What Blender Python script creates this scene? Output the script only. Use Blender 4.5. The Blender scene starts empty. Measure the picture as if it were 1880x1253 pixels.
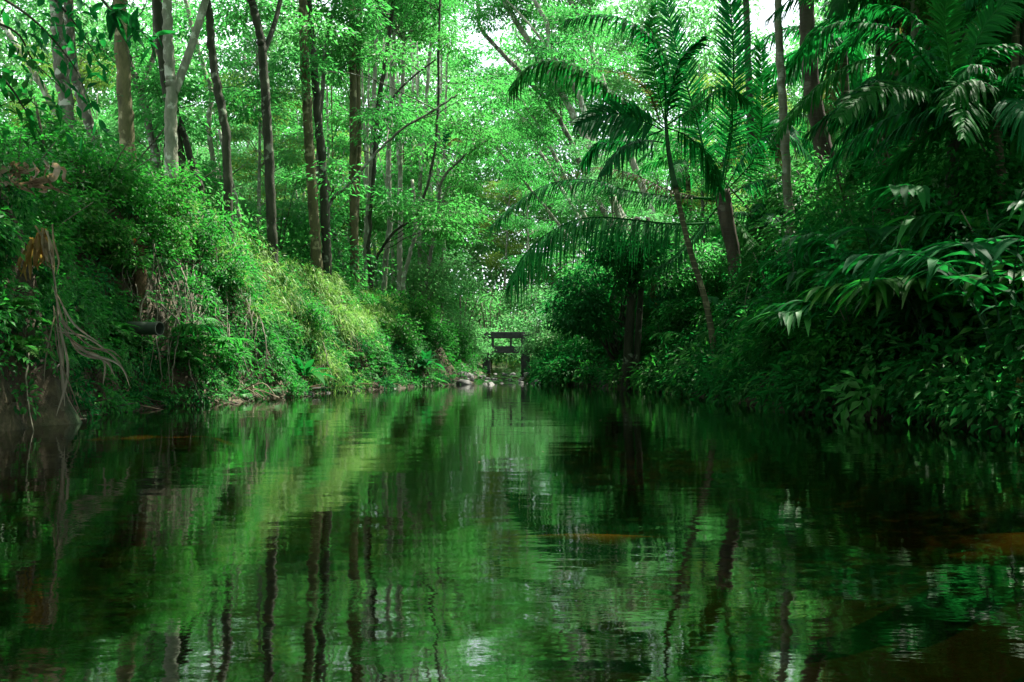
import bpy, math, random
import numpy as np
from mathutils import Vector, Matrix, noise as mnoise

rng = np.random.default_rng(7)
random.seed(7)
R = math.radians
S = bpy.context.scene
C = S.collection

# ------------------------------------------------------------------ camera
F = 1880 * 35 / 36
HZ = 660.0
EYE = 0.9
cam = bpy.data.objects.new('camera', bpy.data.cameras.new('camera'))
C.objects.link(cam)
cam.location = (0, 0, EYE)
cam.rotation_euler = (R(90), 0, 0)
cam.data.lens = 35
cam.data.sensor_width = 36
cam.data.shift_y = (HZ - 626.5) / 1880
cam.data.clip_end = 600
S.camera = cam

# ------------------------------------------------------------------ sun, sky, exposure
SUN = Vector((0.36, 0.34, 0.87)).normalized()
SUN_EL = math.asin(SUN.z)
SUN_AZ = math.atan2(SUN.x, SUN.y)
sun = bpy.data.objects.new('sun', bpy.data.lights.new('sun', 'SUN'))
C.objects.link(sun)
sun.data.energy = 5.0
sun.data.angle = R(0.5)
sun.data.color = (1.0, 0.95, 0.84)
sun.rotation_euler = SUN.to_track_quat('Z', 'Y').to_euler()

world = bpy.data.worlds.new('World')
S.world = world
world.use_nodes = True
nt = world.node_tree
nt.nodes.clear()
wo = nt.nodes.new('ShaderNodeOutputWorld')
bg = nt.nodes.new('ShaderNodeBackground')
sky = nt.nodes.new('ShaderNodeTexSky')
sky.sky_type = 'NISHITA'
sky.sun_disc = False
sky.sun_elevation = SUN_EL
sky.sun_rotation = SUN_AZ
sky.dust_density = 3.0
sky.air_density = 1.0
bg.inputs['Strength'].default_value = 0.075
# thin bright cloud over most of the sky
tcw = nt.nodes.new('ShaderNodeTexCoord')
cn = nt.nodes.new('ShaderNodeTexNoise')
cn.inputs['Scale'].default_value = 2.2
cn.inputs['Detail'].default_value = 5
cr = nt.nodes.new('ShaderNodeValToRGB')
cr.color_ramp.elements[0].position = 0.3
cr.color_ramp.elements[0].color = (0.45, 0.45, 0.45, 1)
cr.color_ramp.elements[1].position = 0.6
cr.color_ramp.elements[1].color = (0.95, 0.95, 0.95, 1)
mx = nt.nodes.new('ShaderNodeMix')
mx.data_type = 'RGBA'
mx.inputs['B'].default_value = (8.0, 8.8, 9.2, 1)
nt.links.new(tcw.outputs['Generated'], cn.inputs['Vector'])
nt.links.new(cn.outputs['Fac'], cr.inputs['Fac'])
nt.links.new(cr.outputs['Color'], mx.inputs['Factor'])
nt.links.new(sky.outputs['Color'], mx.inputs['A'])
nt.links.new(mx.outputs['Result'], bg.inputs['Color'])
nt.links.new(bg.outputs['Background'], wo.inputs['Surface'])

S.view_settings.view_transform = 'Standard'
S.view_settings.look = 'None'
S.view_settings.exposure = 2.1
S.view_settings.gamma = 1.0
S.view_settings.use_curve_mapping = False
cy = S.cycles
cy.max_bounces = 9
cy.diffuse_bounces = 6
cy.glossy_bounces = 3
cy.transmission_bounces = 4
cy.transparent_max_bounces = 8
cy.caustics_reflective = False
cy.caustics_refractive = False
cy.sample_clamp_indirect = 6
cy.use_denoising = True
cy.denoising_prefilter = 'ACCURATE'


# ------------------------------------------------------------------ helpers: space
def W(px, py, Y):
    """the point at depth Y seen at photo pixel px, py"""
    return np.array([(px - 940) / F * Y, Y, EYE + (HZ - py) / F * Y])


def sstep(a, b, x):
    t = np.clip((x - a) / (b - a), 0, 1)
    return t * t * (3 - 2 * t)


XLy = np.array([-30, 4, 8, 10.2, 11.6, 14.3, 17.9, 20, 23, 26.5, 31.6, 36.5, 46, 60, 140.])
XLx = np.array([-9, -8, -7.4, -6.9, -6.15, -6.5, -6.85, -6.1, -5.5, -4.95, -3.35, -1.75, -1.35, -1.6, -1.6])
XRy = np.array([-30, 4, 8, 12.6, 15.2, 17.3, 21.9, 25, 30, 34.3, 37, 46, 60, 140.])
XRx = np.array([9, 8, 7.2, 6.5, 5.75, 5.0, 4.9, 4.6, 4.1, 2.3, 1.55, 1.15, 1.2, 1.2])
HLy = np.array([-30, 0, 12, 16, 20, 24, 27, 30, 33, 38, 46, 60, 110, 140.])
HLh = np.array([4, 4, 4.3, 4.7, 4.9, 4.6, 4.0, 3.45, 3.1, 2.8, 2.4, 2.6, 4.5, 6.])


def wobble(x, y, s=1.0, seed=0.0):
    return (np.sin(x * 1.3 * s + y * .7 * s + seed) + np.sin(x * 2.9 * s - y * 2.3 * s + 1.7 + seed) * .5
            + np.sin(y * 4.1 * s + x * 1.1 * s + 4.2 + seed) * .35 + np.sin(x * 7.3 * s + y * 6.1 * s + seed * 2) * .2) / 2.05


def XL(y): return np.interp(y, XLy, XLx) + 0.18 * np.sin(np.asarray(y) * 1.9) + 0.1 * np.sin(np.asarray(y) * 5.1)
def XR(y): return np.interp(y, XRy, XRx) + 0.15 * np.sin(np.asarray(y) * 1.7 + 1) + 0.08 * np.sin(np.asarray(y) * 4.7)


def level(y):
    return np.interp(y, [36.5, 38, 46, 60, 140], [0, .06, .38, .8, 3.0])


def ground(x, y):
    x = np.asarray(x, float)
    y = np.asarray(y, float)
    dl = XL(y) - x
    dr = x - XR(y)
    wl = np.interp(y, [0, 14, 18, 24, 30, 60], [1.3, 1.4, 2.3, 2.3, 2.0, 3.0])
    hl = np.interp(y, HLy, HLh)
    s1 = np.interp(y, [14, 18, 36, 40], [0.0, .35, .5, .3])
    left = 0.16 * sstep(-.05, .35, dl) + (hl - .16) * np.clip((dl - s1) / wl, 0, 1) ** .8 + 0.05 * np.maximum(dl - wl - s1, 0)
    left = left + (wobble(x, y, 1.0) * .22 + wobble(x, y, 3.1, 2) * .08) * sstep(.15, 1.2, dl)
    right = 0.12 * sstep(-.05, .3, dr) + 3.3 * np.clip((dr - .25) / 4.6, 0, 1) ** .85 + 0.09 * np.maximum(dr - 4.8, 0)
    right = right + (wobble(x, y, 1.0, 5) * .25 + wobble(x, y, 2.7, 7) * .1) * sstep(.2, 1.5, dr)
    inn = np.minimum(-dl, -dr)
    deep = -0.03 - 0.75 * sstep(0.0, 3.0, inn)
    bar = .8 * np.exp(-((x - 4.9) / 2.2) ** 2 - ((y - 5.4) / 1.6) ** 2)
    bar2 = .8 * np.exp(-((x + 4.6) / 1.6) ** 2 - ((y - 11.6) / .8) ** 2)
    deep = np.maximum(deep, deep * (1 - sstep(0, .5, np.maximum(bar, bar2))) - 0.05) + wobble(x, y, 1.6, 3) * .04
    deep = deep + 3.2 * sstep(58, 63, y)
    deep = np.where((y > 36) & (y < 58), np.maximum(deep, -.16 + wobble(x, y, 3.0) * .12), deep)
    z = np.where(dl > 0, left, np.where(dr > 0, right, deep))
    return z + level(y)


def gnormal(x, y):
    e = .12
    gx = (ground(x + e, y) - ground(x - e, y)) / (2 * e)
    gy = (ground(x, y + e) - ground(x, y - e)) / (2 * e)
    n = np.stack([-gx, -gy, np.ones_like(gx)], -1)
    return n / np.linalg.norm(n, axis=-1, keepdims=True)


# ------------------------------------------------------------------ helpers: meshes
def nrm(a):
    return a / np.maximum(np.linalg.norm(a, axis=-1, keepdims=True), 1e-9)


class MB:
    """collects geometry and links it as ONE mesh object"""
    def __init__(self):
        self.V, self.F, self.n = [], [], 0

    def add(self, V, F, mi=0, smooth=False):
        self.V.append(np.asarray(V, np.float32).reshape(-1, 3))
        self.F.append((np.asarray(F, np.int64) + self.n, mi, smooth))
        self.n += len(self.V[-1])

    def mesh(self, name, mats):
        me = bpy.data.meshes.new(name)
        V = np.concatenate(self.V)
        me.vertices.add(len(V))
        me.vertices.foreach_set('co', V.ravel())
        loops = np.concatenate([f.ravel() for f, _, _ in self.F])
        tot = np.concatenate([np.full(len(f), f.shape[1]) for f, _, _ in self.F])
        start = np.concatenate([[0], np.cumsum(tot)[:-1]])
        me.loops.add(len(loops))
        me.loops.foreach_set('vertex_index', loops.astype(np.int32))
        me.polygons.add(len(tot))
        me.polygons.foreach_set('loop_start', start.astype(np.int32))
        me.polygons.foreach_set('loop_total', tot.astype(np.int32))
        me.polygons.foreach_set('material_index', np.concatenate([np.full(len(f), m) for f, m, _ in self.F]).astype(np.int32))
        me.polygons.foreach_set('use_smooth', np.concatenate([np.full(len(f), s) for f, _, s in self.F]).astype(bool))
        for m in (mats if isinstance(mats, (list, tuple)) else [mats]):
            me.materials.append(m)
        me.update(calc_edges=True)
        return me

    def build(self, name, mats, parent=None):
        o = bpy.data.objects.new(name, self.mesh(name, mats))
        C.objects.link(o)
        if parent is not None:
            o.parent = parent
        return o

    # --- shapes
    def tube(self, pts, rad, seg=8, mi=0, cap=True):
        P = np.asarray(pts, float)
        n = len(P)
        rad = np.broadcast_to(np.asarray(rad, float), (n,))
        T = nrm(np.gradient(P, axis=0))
        ref = np.array([1., 0, 0]) if abs(T[0][0]) < .8 else np.array([0, 1., 0])
        U = np.zeros_like(P)
        u = ref
        for i in range(n):
            u = u - T[i] * np.dot(u, T[i])
            u = u / max(np.linalg.norm(u), 1e-9)
            U[i] = u
        B = np.cross(T, U)
        a = np.arange(seg) / seg * 2 * np.pi
        V = P[:, None] + rad[:, None, None] * (np.cos(a)[None, :, None] * U[:, None] + np.sin(a)[None, :, None] * B[:, None])
        V = V.reshape(-1, 3)
        i, j = np.meshgrid(np.arange(n - 1), np.arange(seg), indexing='ij')
        j2 = (j + 1) % seg
        Fq = np.stack([i * seg + j, i * seg + j2, (i + 1) * seg + j2, (i + 1) * seg + j], -1).reshape(-1, 4)
        if cap:
            V = np.concatenate([V, P[:1], P[-1:]])
            k = np.arange(seg)
            k2 = (k + 1) % seg
            c0, c1 = n * seg, n * seg + 1
            self.add(V, Fq, mi, True)
            self.F.append((np.concatenate([np.stack([np.full(seg, c0), k2, k], -1),
                                           np.stack([np.full(seg, c1), (n - 1) * seg + k, (n - 1) * seg + k2], -1)]) + self.n - len(V), mi, True))
        else:
            self.add(V, Fq, mi, True)

    def leaf4(self, P, D, N, L, Wd, droop=0.15, mi=0):
        """small pointed leaves, one folded quad each"""
        Sd = nrm(np.cross(N, D))
        L = np.broadcast_to(L, (len(P),))[:, None]
        Wd = np.broadcast_to(Wd, (len(P),))[:, None]
        mid = P + D * L * .45 + N * L * .05
        tip = P + D * L - N * L * droop
        V = np.stack([P, mid + Sd * Wd * .5, tip, mid - Sd * Wd * .5], 1).reshape(-1, 3)
        self.add(V, np.arange(len(P) * 4).reshape(-1, 4), mi, False)

    def blades(self, P, D, N, L, Wd, droop=0.3, nseg=4, prof=None, fold=0.0, mi=0, smooth=False, power=2.0, grav=True):
        """long leaves: strips of nseg pieces with a raised midrib when fold is not 0"""
        n = len(P)
        u = np.linspace(0, 1, nseg + 1)
        if prof is None:
            prof = np.sin(np.pi * np.clip(u, .04, .985) ** .8)
        L = np.broadcast_to(L, (n,))[:, None, None]
        Wd = np.broadcast_to(Wd, (n,))[:, None, None]
        dr = np.broadcast_to(droop, (n,))[:, None, None]
        Sd = nrm(np.cross(N, D))[:, None]
        Z = np.array([0, 0, -1.])[None, None] if grav else -N[:, None]
        uu = u[None, :, None]
        cen = P[:, None] + D[:, None] * L * uu * (1 - .25 * dr * uu) + Z * L * dr * uu ** power
        half = Sd * Wd * .5 * prof[None, :, None]
        up = N[:, None] * Wd * fold * prof[None, :, None]
        if fold:
            V = np.stack([cen + half + up, cen, cen - half + up], 2)
            c = 3
        else:
            V = np.stack([cen + half, cen - half], 2)
            c = 2
        base = np.arange(n)[:, None, None] * (c * (nseg + 1))
        i = np.arange(nseg)[None, :, None]
        q = np.arange(c - 1)[None, None, :]
        a = base + i * c + q
        Fq = np.stack([a, a + 1, a + c + 1, a + c], -1).reshape(-1, 4)
        self.add(V.reshape(-1, 3), Fq, mi, smooth)

    def box(self, a, b, mi=0):
        a, b = np.minimum(a, b), np.maximum(a, b)
        V = [[(a, b)[(k >> 0) & 1][0], (a, b)[(k >> 1) & 1][1], (a, b)[(k >> 2) & 1][2]] for k in range(8)]
        self.add(V, [[0, 2, 3, 1], [4, 5, 7, 6], [0, 1, 5, 4], [2, 6, 7, 3], [0, 4, 6, 2], [1, 3, 7, 5]], mi)


def catmull(pts, n=6):
    P = np.asarray(pts, float)
    if len(P) < 3:
        t = np.linspace(0, 1, n + 1)[:, None]
        return P[0] * (1 - t) + P[-1] * t
    Q = np.concatenate([[2 * P[0] - P[1]], P, [2 * P[-1] - P[-2]]])
    out = []
    for i in range(1, len(Q) - 2):
        t = np.linspace(0, 1, n, endpoint=False)[:, None]
        p0, p1, p2, p3 = Q[i - 1], Q[i], Q[i + 1], Q[i + 2]
        out.append(.5 * (2 * p1 + (p2 - p0) * t + (2 * p0 - 5 * p1 + 4 * p2 - p3) * t ** 2 + (3 * p1 - p0 - 3 * p2 + p3) * t ** 3))
    out.append(P[-1:])
    return np.concatenate(out)


def tag(o, label=None, cat=None, group=None, kind=None):
    if label: o['label'] = label
    if cat: o['category'] = cat
    if group: o['group'] = group
    if kind: o['kind'] = kind
    return o


def empty(name, loc, rz=0.0):
    o = bpy.data.objects.new(name, None)
    C.objects.link(o)
    o.empty_display_size = .2
    o.location = Vector([float(v) for v in loc])
    o.rotation_euler = (0, 0, rz)
    return o


def copy_tree(o, parent=None):
    c = o.copy()
    C.objects.link(c)
    if parent is not None:
        c.parent = parent
    for ch in list(o.children):
        copy_tree(ch, c)
    return c


def rvec(n):
    return nrm(rng.normal(size=(n, 3)))


# ------------------------------------------------------------------ materials
def new_mat(name):
    m = bpy.data.materials.new(name)
    m.use_nodes = True
    t = m.node_tree
    t.nodes.clear()
    out = t.nodes.new('ShaderNodeOutputMaterial')
    return m, t, out


def ramp(t, cols, fac=None, pos=None):
    r = t.nodes.new('ShaderNodeValToRGB')
    e = r.color_ramp.elements
    while len(e) < len(cols):
        e.new(.5)
    for i, c in enumerate(cols):
        e[i].position = pos[i] if pos else i / (len(cols) - 1)
        e[i].color = (*c, 1)
    if fac is not None:
        t.links.new(fac, r.inputs['Fac'])
    return r


def leaf_mat(name, cols, trans, tf=.45, rough=.5, spec=.18, pos=None):
    """leaf blades: each leaf its own tone, light passes through"""
    m, t, out = new_mat(name)
    g = t.nodes.new('ShaderNodeNewGeometry')
    r = ramp(t, cols, g.outputs['Random Per Island'], pos)
    oi = t.nodes.new('ShaderNodeObjectInfo')
    hs = t.nodes.new('ShaderNodeHueSaturation')
    mh = t.nodes.new('ShaderNodeMapRange')
    mh.inputs['To Min'].default_value = .448
    mh.inputs['To Max'].default_value = .508
    wn = t.nodes.new('ShaderNodeTexWhiteNoise')
    wn.noise_dimensions = '1D'
    t.links.new(oi.outputs['Random'], wn.inputs['W'])
    t.links.new(wn.outputs['Value'], mh.inputs['Value'])
    t.links.new(mh.outputs['Result'], hs.inputs['Hue'])
    mr = t.nodes.new('ShaderNodeMapRange')
    mr.inputs['To Min'].default_value = .8
    mr.inputs['To Max'].default_value = 1.2
    t.links.new(oi.outputs['Random'], mr.inputs['Value'])
    t.links.new(mr.outputs['Result'], hs.inputs['Value'])
    t.links.new(r.outputs['Color'], hs.inputs['Color'])
    p = t.nodes.new('ShaderNodeBsdfPrincipled')
    p.inputs['Roughness'].default_value = rough
    p.inputs['Specular IOR Level'].default_value = spec
    t.links.new(hs.outputs['Color'], p.inputs['Base Color'])
    tr = t.nodes.new('ShaderNodeBsdfTranslucent')
    mixc = t.nodes.new('ShaderNodeMix')
    mixc.data_type = 'RGBA'
    mixc.inputs['Factor'].default_value = .75
    mixc.inputs['B'].default_value = (*trans, 1)
    t.links.new(hs.outputs['Color'], mixc.inputs['A'])
    t.links.new(mixc.outputs['Result'], tr.inputs['Color'])
    mix = t.nodes.new('ShaderNodeMixShader')
    mix.inputs['Fac'].default_value = tf
    t.links.new(p.outputs[0], mix.inputs[1])
    t.links.new(tr.outputs[0], mix.inputs[2])
    t.links.new(mix.outputs[0], out.inputs['Surface'])
    return m


def bark_mat(name, c1, c2, c3, scale=3.0, lichen=.55, rings=0.0, ring_gap=.2):
    m, t, out = new_mat(name)
    tc = t.nodes.new('ShaderNodeTexCoord')
    mp = t.nodes.new('ShaderNodeMapping')
    mp.inputs['Scale'].default_value = (1, 1, .35)
    t.links.new(tc.outputs['Object'], mp.inputs['Vector'])
    n1 = t.nodes.new('ShaderNodeTexNoise')
    n1.inputs['Scale'].default_value = scale * 2.2
    n1.inputs['Detail'].default_value = 7
    n1.inputs['Roughness'].default_value = .65
    t.links.new(mp.outputs[0], n1.inputs['Vector'])
    r1 = ramp(t, [c1, c2], n1.outputs['Fac'], [.35, .65])
    n2 = t.nodes.new('ShaderNodeTexNoise')
    n2.inputs['Scale'].default_value = scale * 1.5
    n2.inputs['Detail'].default_value = 5
    t.links.new(tc.outputs['Object'], n2.inputs['Vector'])
    r2 = ramp(t, [(0, 0, 0), (1, 1, 1)], n2.outputs['Fac'], [lichen, lichen + .07])
    mx = t.nodes.new('ShaderNodeMix')
    mx.data_type = 'RGBA'
    mx.inputs['B'].default_value = (*c3, 1)
    t.links.new(r2.outputs['Color'], mx.inputs['Factor'])
    t.links.new(r1.outputs['Color'], mx.inputs['A'])
    col = mx.outputs['Result']
    height = n1.outputs['Fac']
    if rings:
        sx = t.nodes.new('ShaderNodeSeparateXYZ')
        t.links.new(tc.outputs['Object'], sx.inputs[0])
        ad = t.nodes.new('ShaderNodeMath')
        ad.operation = 'MULTIPLY_ADD'
        ad.inputs[1].default_value = .035
        t.links.new(n2.outputs['Fac'], ad.inputs[0])
        t.links.new(sx.outputs['Z'], ad.inputs[2])
        dv = t.nodes.new('ShaderNodeMath')
        dv.operation = 'DIVIDE'
        dv.inputs[1].default_value = ring_gap
        t.links.new(ad.outputs[0], dv.inputs[0])
        fr = t.nodes.new('ShaderNodeMath')
        fr.operation = 'FRACT'
        t.links.new(dv.outputs[0], fr.inputs[0])
        rr = ramp(t, [(1, 1, 1), (1, 1, 1), (0, 0, 0), (0, 0, 0)], fr.outputs[0], [0, .10, .16, 1])
        m2 = t.nodes.new('ShaderNodeMix')
        m2.data_type = 'RGBA'
        m2.inputs['B'].default_value = (*[min(1, v * rings) for v in c3], 1)
        t.links.new(rr.outputs['Color'], m2.inputs['Factor'])
        t.links.new(col, m2.inputs['A'])
        col = m2.outputs['Result']
    p = t.nodes.new('ShaderNodeBsdfPrincipled')
    p.inputs['Roughness'].default_value = .85
    p.inputs['Specular IOR Level'].default_value = .2
    t.links.new(col, p.inputs['Base Color'])
    b = t.nodes.new('ShaderNodeBump')
    b.inputs['Strength'].default_value = .9
    b.inputs['Distance'].default_value = .05
    t.links.new(height, b.inputs['Height'])
    t.links.new(b.outputs[0], p.inputs['Normal'])
    t.links.new(p.outputs[0], out.inputs['Surface'])
    return m


def plain_mat(name, cols, scale=6.0, rough=.8, spec=.3, bump=.3, trans=0.0, metal=0.0):
    m, t, out = new_mat(name)
    tc = t.nodes.new('ShaderNodeTexCoord')
    n1 = t.nodes.new('ShaderNodeTexNoise')
    n1.inputs['Scale'].default_value = scale
    n1.inputs['Detail'].default_value = 8
    n1.inputs['Roughness'].default_value = .65
    t.links.new(tc.outputs['Object'], n1.inputs['Vector'])
    k = len(cols)
    r = ramp(t, cols, n1.outputs['Fac'], [.3 + .4 * i / max(k - 1, 1) for i in range(k)])
    p = t.nodes.new('ShaderNodeBsdfPrincipled')
    p.inputs['Roughness'].default_value = rough
    p.inputs['Specular IOR Level'].default_value = spec
    p.inputs['Metallic'].default_value = metal
    t.links.new(r.outputs['Color'], p.inputs['Base Color'])
    b = t.nodes.new('ShaderNodeBump')
    b.inputs['Strength'].default_value = bump
    b.inputs['Distance'].default_value = .05
    t.links.new(n1.outputs['Fac'], b.inputs['Height'])
    t.links.new(b.outputs[0], p.inputs['Normal'])
    sh = p.outputs[0]
    if trans:
        tr = t.nodes.new('ShaderNodeBsdfTranslucent')
        t.links.new(r.outputs['Color'], tr.inputs['Color'])
        mix = t.nodes.new('ShaderNodeMixShader')
        mix.inputs['Fac'].default_value = trans
        t.links.new(sh, mix.inputs[1])
        t.links.new(tr.outputs[0], mix.inputs[2])
        sh = mix.outputs[0]
    t.links.new(sh, out.inputs['Surface'])
    return m


TG = (.07, .42, .07)
M = dict(
    canopy=leaf_mat('canopy leaf', [(.010, .082, .019), (.020, .135, .031), (.046, .20, .046)], TG, .55),
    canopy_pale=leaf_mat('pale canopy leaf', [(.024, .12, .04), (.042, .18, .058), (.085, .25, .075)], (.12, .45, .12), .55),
    canopy_yellow=leaf_mat('yellowish canopy leaf', [(.03, .09, .014), (.06, .15, .022), (.11, .20, .03)], (.24, .44, .06), .5),
    shrub=leaf_mat('shrub leaf', [(.004, .04, .011), (.008, .085, .018), (.022, .15, .028), (.065, .23, .04)], (.045, .42, .04), .42, pos=[0, .4, .8, 1]),
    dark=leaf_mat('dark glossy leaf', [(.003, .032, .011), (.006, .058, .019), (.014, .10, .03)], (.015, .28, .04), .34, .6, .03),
    palm=leaf_mat('palm leaflet', [(.004, .05, .017), (.008, .08, .027), (.015, .12, .038)], (.012, .30, .04), .36, .55, .04),
    palm_old=leaf_mat('old palm leaflet', [(.03, .035, .012), (.07, .06, .02), (.03, .07, .02)], (.14, .16, .03), .35),
    grass=leaf_mat('grass blade', [(.04, .15, .025), (.09, .25, .04), (.16, .32, .06), (.32, .33, .14)], (.22, .52, .07), .45, .5, .25, pos=[0, .35, .75, 1]),
    litter_leaf=leaf_mat('wet dead leaf', [(.02, .016, .01), (.06, .045, .025), (.15, .115, .065)], (.1, .08, .04), .15, .5, .3),
    dry=leaf_mat('dry leaf', [(.12, .09, .05), (.24, .19, .12), (.42, .37, .28)], (.3, .22, .1), .25, .7, .2),
    straw=leaf_mat('grey straw', [(.09, .075, .05), (.17, .15, .105), (.27, .25, .19)], (.2, .17, .1), .2, .7, .15),
    yellow=leaf_mat('yellowed leaf', [(.14, .11, .025), (.24, .18, .04)], (.36, .26, .05), .4, .6, .2),
    fern=leaf_mat('fern', [(.006, .07, .014), (.014, .115, .022), (.04, .18, .03)], (.04, .42, .04), .42),
    bark_grey=bark_mat('grey bark', (.042, .048, .032), (.12, .125, .085), (.28, .31, .24), 3.0, .57),
    bark_mossy=bark_mat('mossy bark', (.035, .038, .016), (.10, .095, .038), (.20, .19, .10), 2.4, .58),
    bark_dark=bark_mat('dark bark', (.013, .017, .009), (.042, .048, .026), (.16, .19, .13), 2.6, .6),
    bark_pale=bark_mat('pale bark', (.10, .11, .075), (.22, .23, .16), (.35, .38, .29), 3.0, .55),
    palm_trunk=bark_mat('ringed palm trunk', (.028, .034, .015), (.07, .068, .034), (.17, .16, .09), 2.0, .6, .75, .17),
    palm_shaft=bark_mat('green palm shaft', (.012, .05, .018), (.02, .07, .024), (.03, .09, .03), 2.0, .6),
    palm_pale=bark_mat('pale palm trunk', (.08, .085, .055), (.17, .165, .11), (.27, .28, .22), 2.0, .55, .55, .2),
    coconut=bark_mat('rough palm trunk', (.03, .024, .016), (.075, .06, .04), (.11, .10, .075), 2.2, .6, .5, .12),
    soil=None, water=None,
    root=plain_mat('root', [(.06, .045, .03), (.14, .115, .08)], 9),
    vine=plain_mat('vine', [(.05, .05, .03), (.13, .12, .08)], 9),
    rock=plain_mat('wet rock', [(.02, .023, .02), (.07, .07, .06), (.15, .15, .13)], 5, .6, .4, .6),
    rock_pale=plain_mat('pale rock', [(.03, .032, .028), (.10, .10, .09)], 5, .7, .3, .5),
    concrete=plain_mat('old dark concrete', [(.03, .03, .03), (.085, .085, .08)], 4, .8, .2, .3),
    pipe=plain_mat('algae stained pipe', [(.02, .032, .022), (.045, .06, .04)], 7, .45, .5, .1),
    litter=plain_mat('litter plastic', [(.35, .42, .42), (.62, .68, .67)], 9, .4, .4, .3),
    red=plain_mat('red petals', [(.45, .02, .02), (.6, .05, .03)], 20, .6),
    stump=plain_mat('rotten wood', [(.035, .025, .013), (.12, .08, .04)], 8, .9, .1, .8),
)


def soil_mat():
    m, t, out = new_mat('bank soil')
    tc = t.nodes.new('ShaderNodeTexCoord')
    n1 = t.nodes.new('ShaderNodeTexNoise')
    n1.inputs['Scale'].default_value = 2.6
    n1.inputs['Detail'].default_value = 10
    n1.inputs['Roughness'].default_value = .7
    t.links.new(tc.outputs['Object'], n1.inputs['Vector'])
    r = ramp(t, [(.012, .010, .006), (.038, .03, .016), (.085, .066, .036), (.15, .12, .066)], n1.outputs['Fac'], [.3, .45, .6, .72])
    n2 = t.nodes.new('ShaderNodeTexNoise')
    n2.inputs['Scale'].default_value = .9
    n2.inputs['Detail'].default_value = 6
    t.links.new(tc.outputs['Object'], n2.inputs['Vector'])
    r2 = ramp(t, [(0, 0, 0), (1, 1, 1)], n2.outputs['Fac'], [.54, .66])
    mx = t.nodes.new('ShaderNodeMix')
    mx.data_type = 'RGBA'
    mx.inputs['B'].default_value = (.02, .05, .014, 1)
    t.links.new(r2.outputs['Color'], mx.inputs['Factor'])
    t.links.new(r.outputs['Color'], mx.inputs['A'])
    p = t.nodes.new('ShaderNodeBsdfPrincipled')
    p.inputs['Roughness'].default_value = .8
    p.inputs['Specular IOR Level'].default_value = .25
    # bed painted darker below the waterline in place of light lost in water
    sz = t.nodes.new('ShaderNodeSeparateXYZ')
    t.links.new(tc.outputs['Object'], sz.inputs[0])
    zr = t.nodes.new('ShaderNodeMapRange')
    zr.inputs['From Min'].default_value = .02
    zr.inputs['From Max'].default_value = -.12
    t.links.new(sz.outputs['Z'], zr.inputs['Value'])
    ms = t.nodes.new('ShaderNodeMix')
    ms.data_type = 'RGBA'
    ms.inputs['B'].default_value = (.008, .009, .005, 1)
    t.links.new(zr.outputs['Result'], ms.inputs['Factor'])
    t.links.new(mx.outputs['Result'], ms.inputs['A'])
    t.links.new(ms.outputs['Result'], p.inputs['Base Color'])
    b = t.nodes.new('ShaderNodeBump')
    b.inputs['Strength'].default_value = 1.0
    b.inputs['Distance'].default_value = .2
    t.links.new(n1.outputs['Fac'], b.inputs['Height'])
    t.links.new(b.outputs[0], p.inputs['Normal'])
    t.links.new(p.outputs[0], out.inputs['Surface'])
    return m


def water_mat():
    """clear dark water: mirror by Fresnel, the bed shows through where the light reaches it"""
    m, t, out = new_mat('stream water')
    tc = t.nodes.new('ShaderNodeTexCoord')

    def noise(sx, sy, sc, det):
        mp = t.nodes.new('ShaderNodeMapping')
        mp.inputs['Scale'].default_value = (sx, sy, 1)
        t.links.new(tc.outputs['Object'], mp.inputs['Vector'])
        n = t.nodes.new('ShaderNodeTexNoise')
        n.inputs['Scale'].default_value = sc
        n.inputs['Detail'].default_value = det
        n.inputs['Roughness'].default_value = .5
        t.links.new(mp.outputs[0], n.inputs['Vector'])
        return n
    a = noise(.7, 1.1, 7.0, 3)
    c = noise(.5, .9, 1.3, 2)
    ad = t.nodes.new('ShaderNodeMath')
    ad.operation = 'MULTIPLY_ADD'
    ad.inputs[1].default_value = .16
    t.links.new(a.outputs['Fac'], ad.inputs[0])
    t.links.new(c.outputs['Fac'], ad.inputs[2])
    b = t.nodes.new('ShaderNodeBump')
    b.inputs['Strength'].default_value = 1.0
    b.inputs['Distance'].default_value = .007
    t.links.new(ad.outputs[0], b.inputs['Height'])
    gl = t.nodes.new('ShaderNodeBsdfGlossy')
    gl.inputs['Roughness'].default_value = .03
    gl.inputs['Color'].default_value = (.98, 1.0, .98, 1)
    t.links.new(b.outputs[0], gl.inputs['Normal'])
    tp = t.nodes.new('ShaderNodeBsdfTransparent')
    tp.inputs['Color'].default_value = (.27, .23, .075, 1)
    fr = t.nodes.new('ShaderNodeFresnel')
    gb = t.nodes.new('ShaderNodeNewGeometry')
    im = t.nodes.new('ShaderNodeMapRange')
    im.inputs['To Min'].default_value = 2.7
    im.inputs['To Max'].default_value = 1 / 2.7
    t.links.new(gb.outputs['Backfacing'], im.inputs['Value'])
    t.links.new(im.outputs['Result'], fr.inputs['IOR'])
    t.links.new(b.outputs[0], fr.inputs['Normal'])
    mix = t.nodes.new('ShaderNodeMixShader')
    t.links.new(fr.outputs[0], mix.inputs['Fac'])
    t.links.new(tp.outputs[0], mix.inputs[1])
    t.links.new(gl.outputs[0], mix.inputs[2])
    t.links.new(mix.outputs[0], out.inputs['Surface'])
    return m


M['soil'] = soil_mat()
M['water'] = water_mat()

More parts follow.
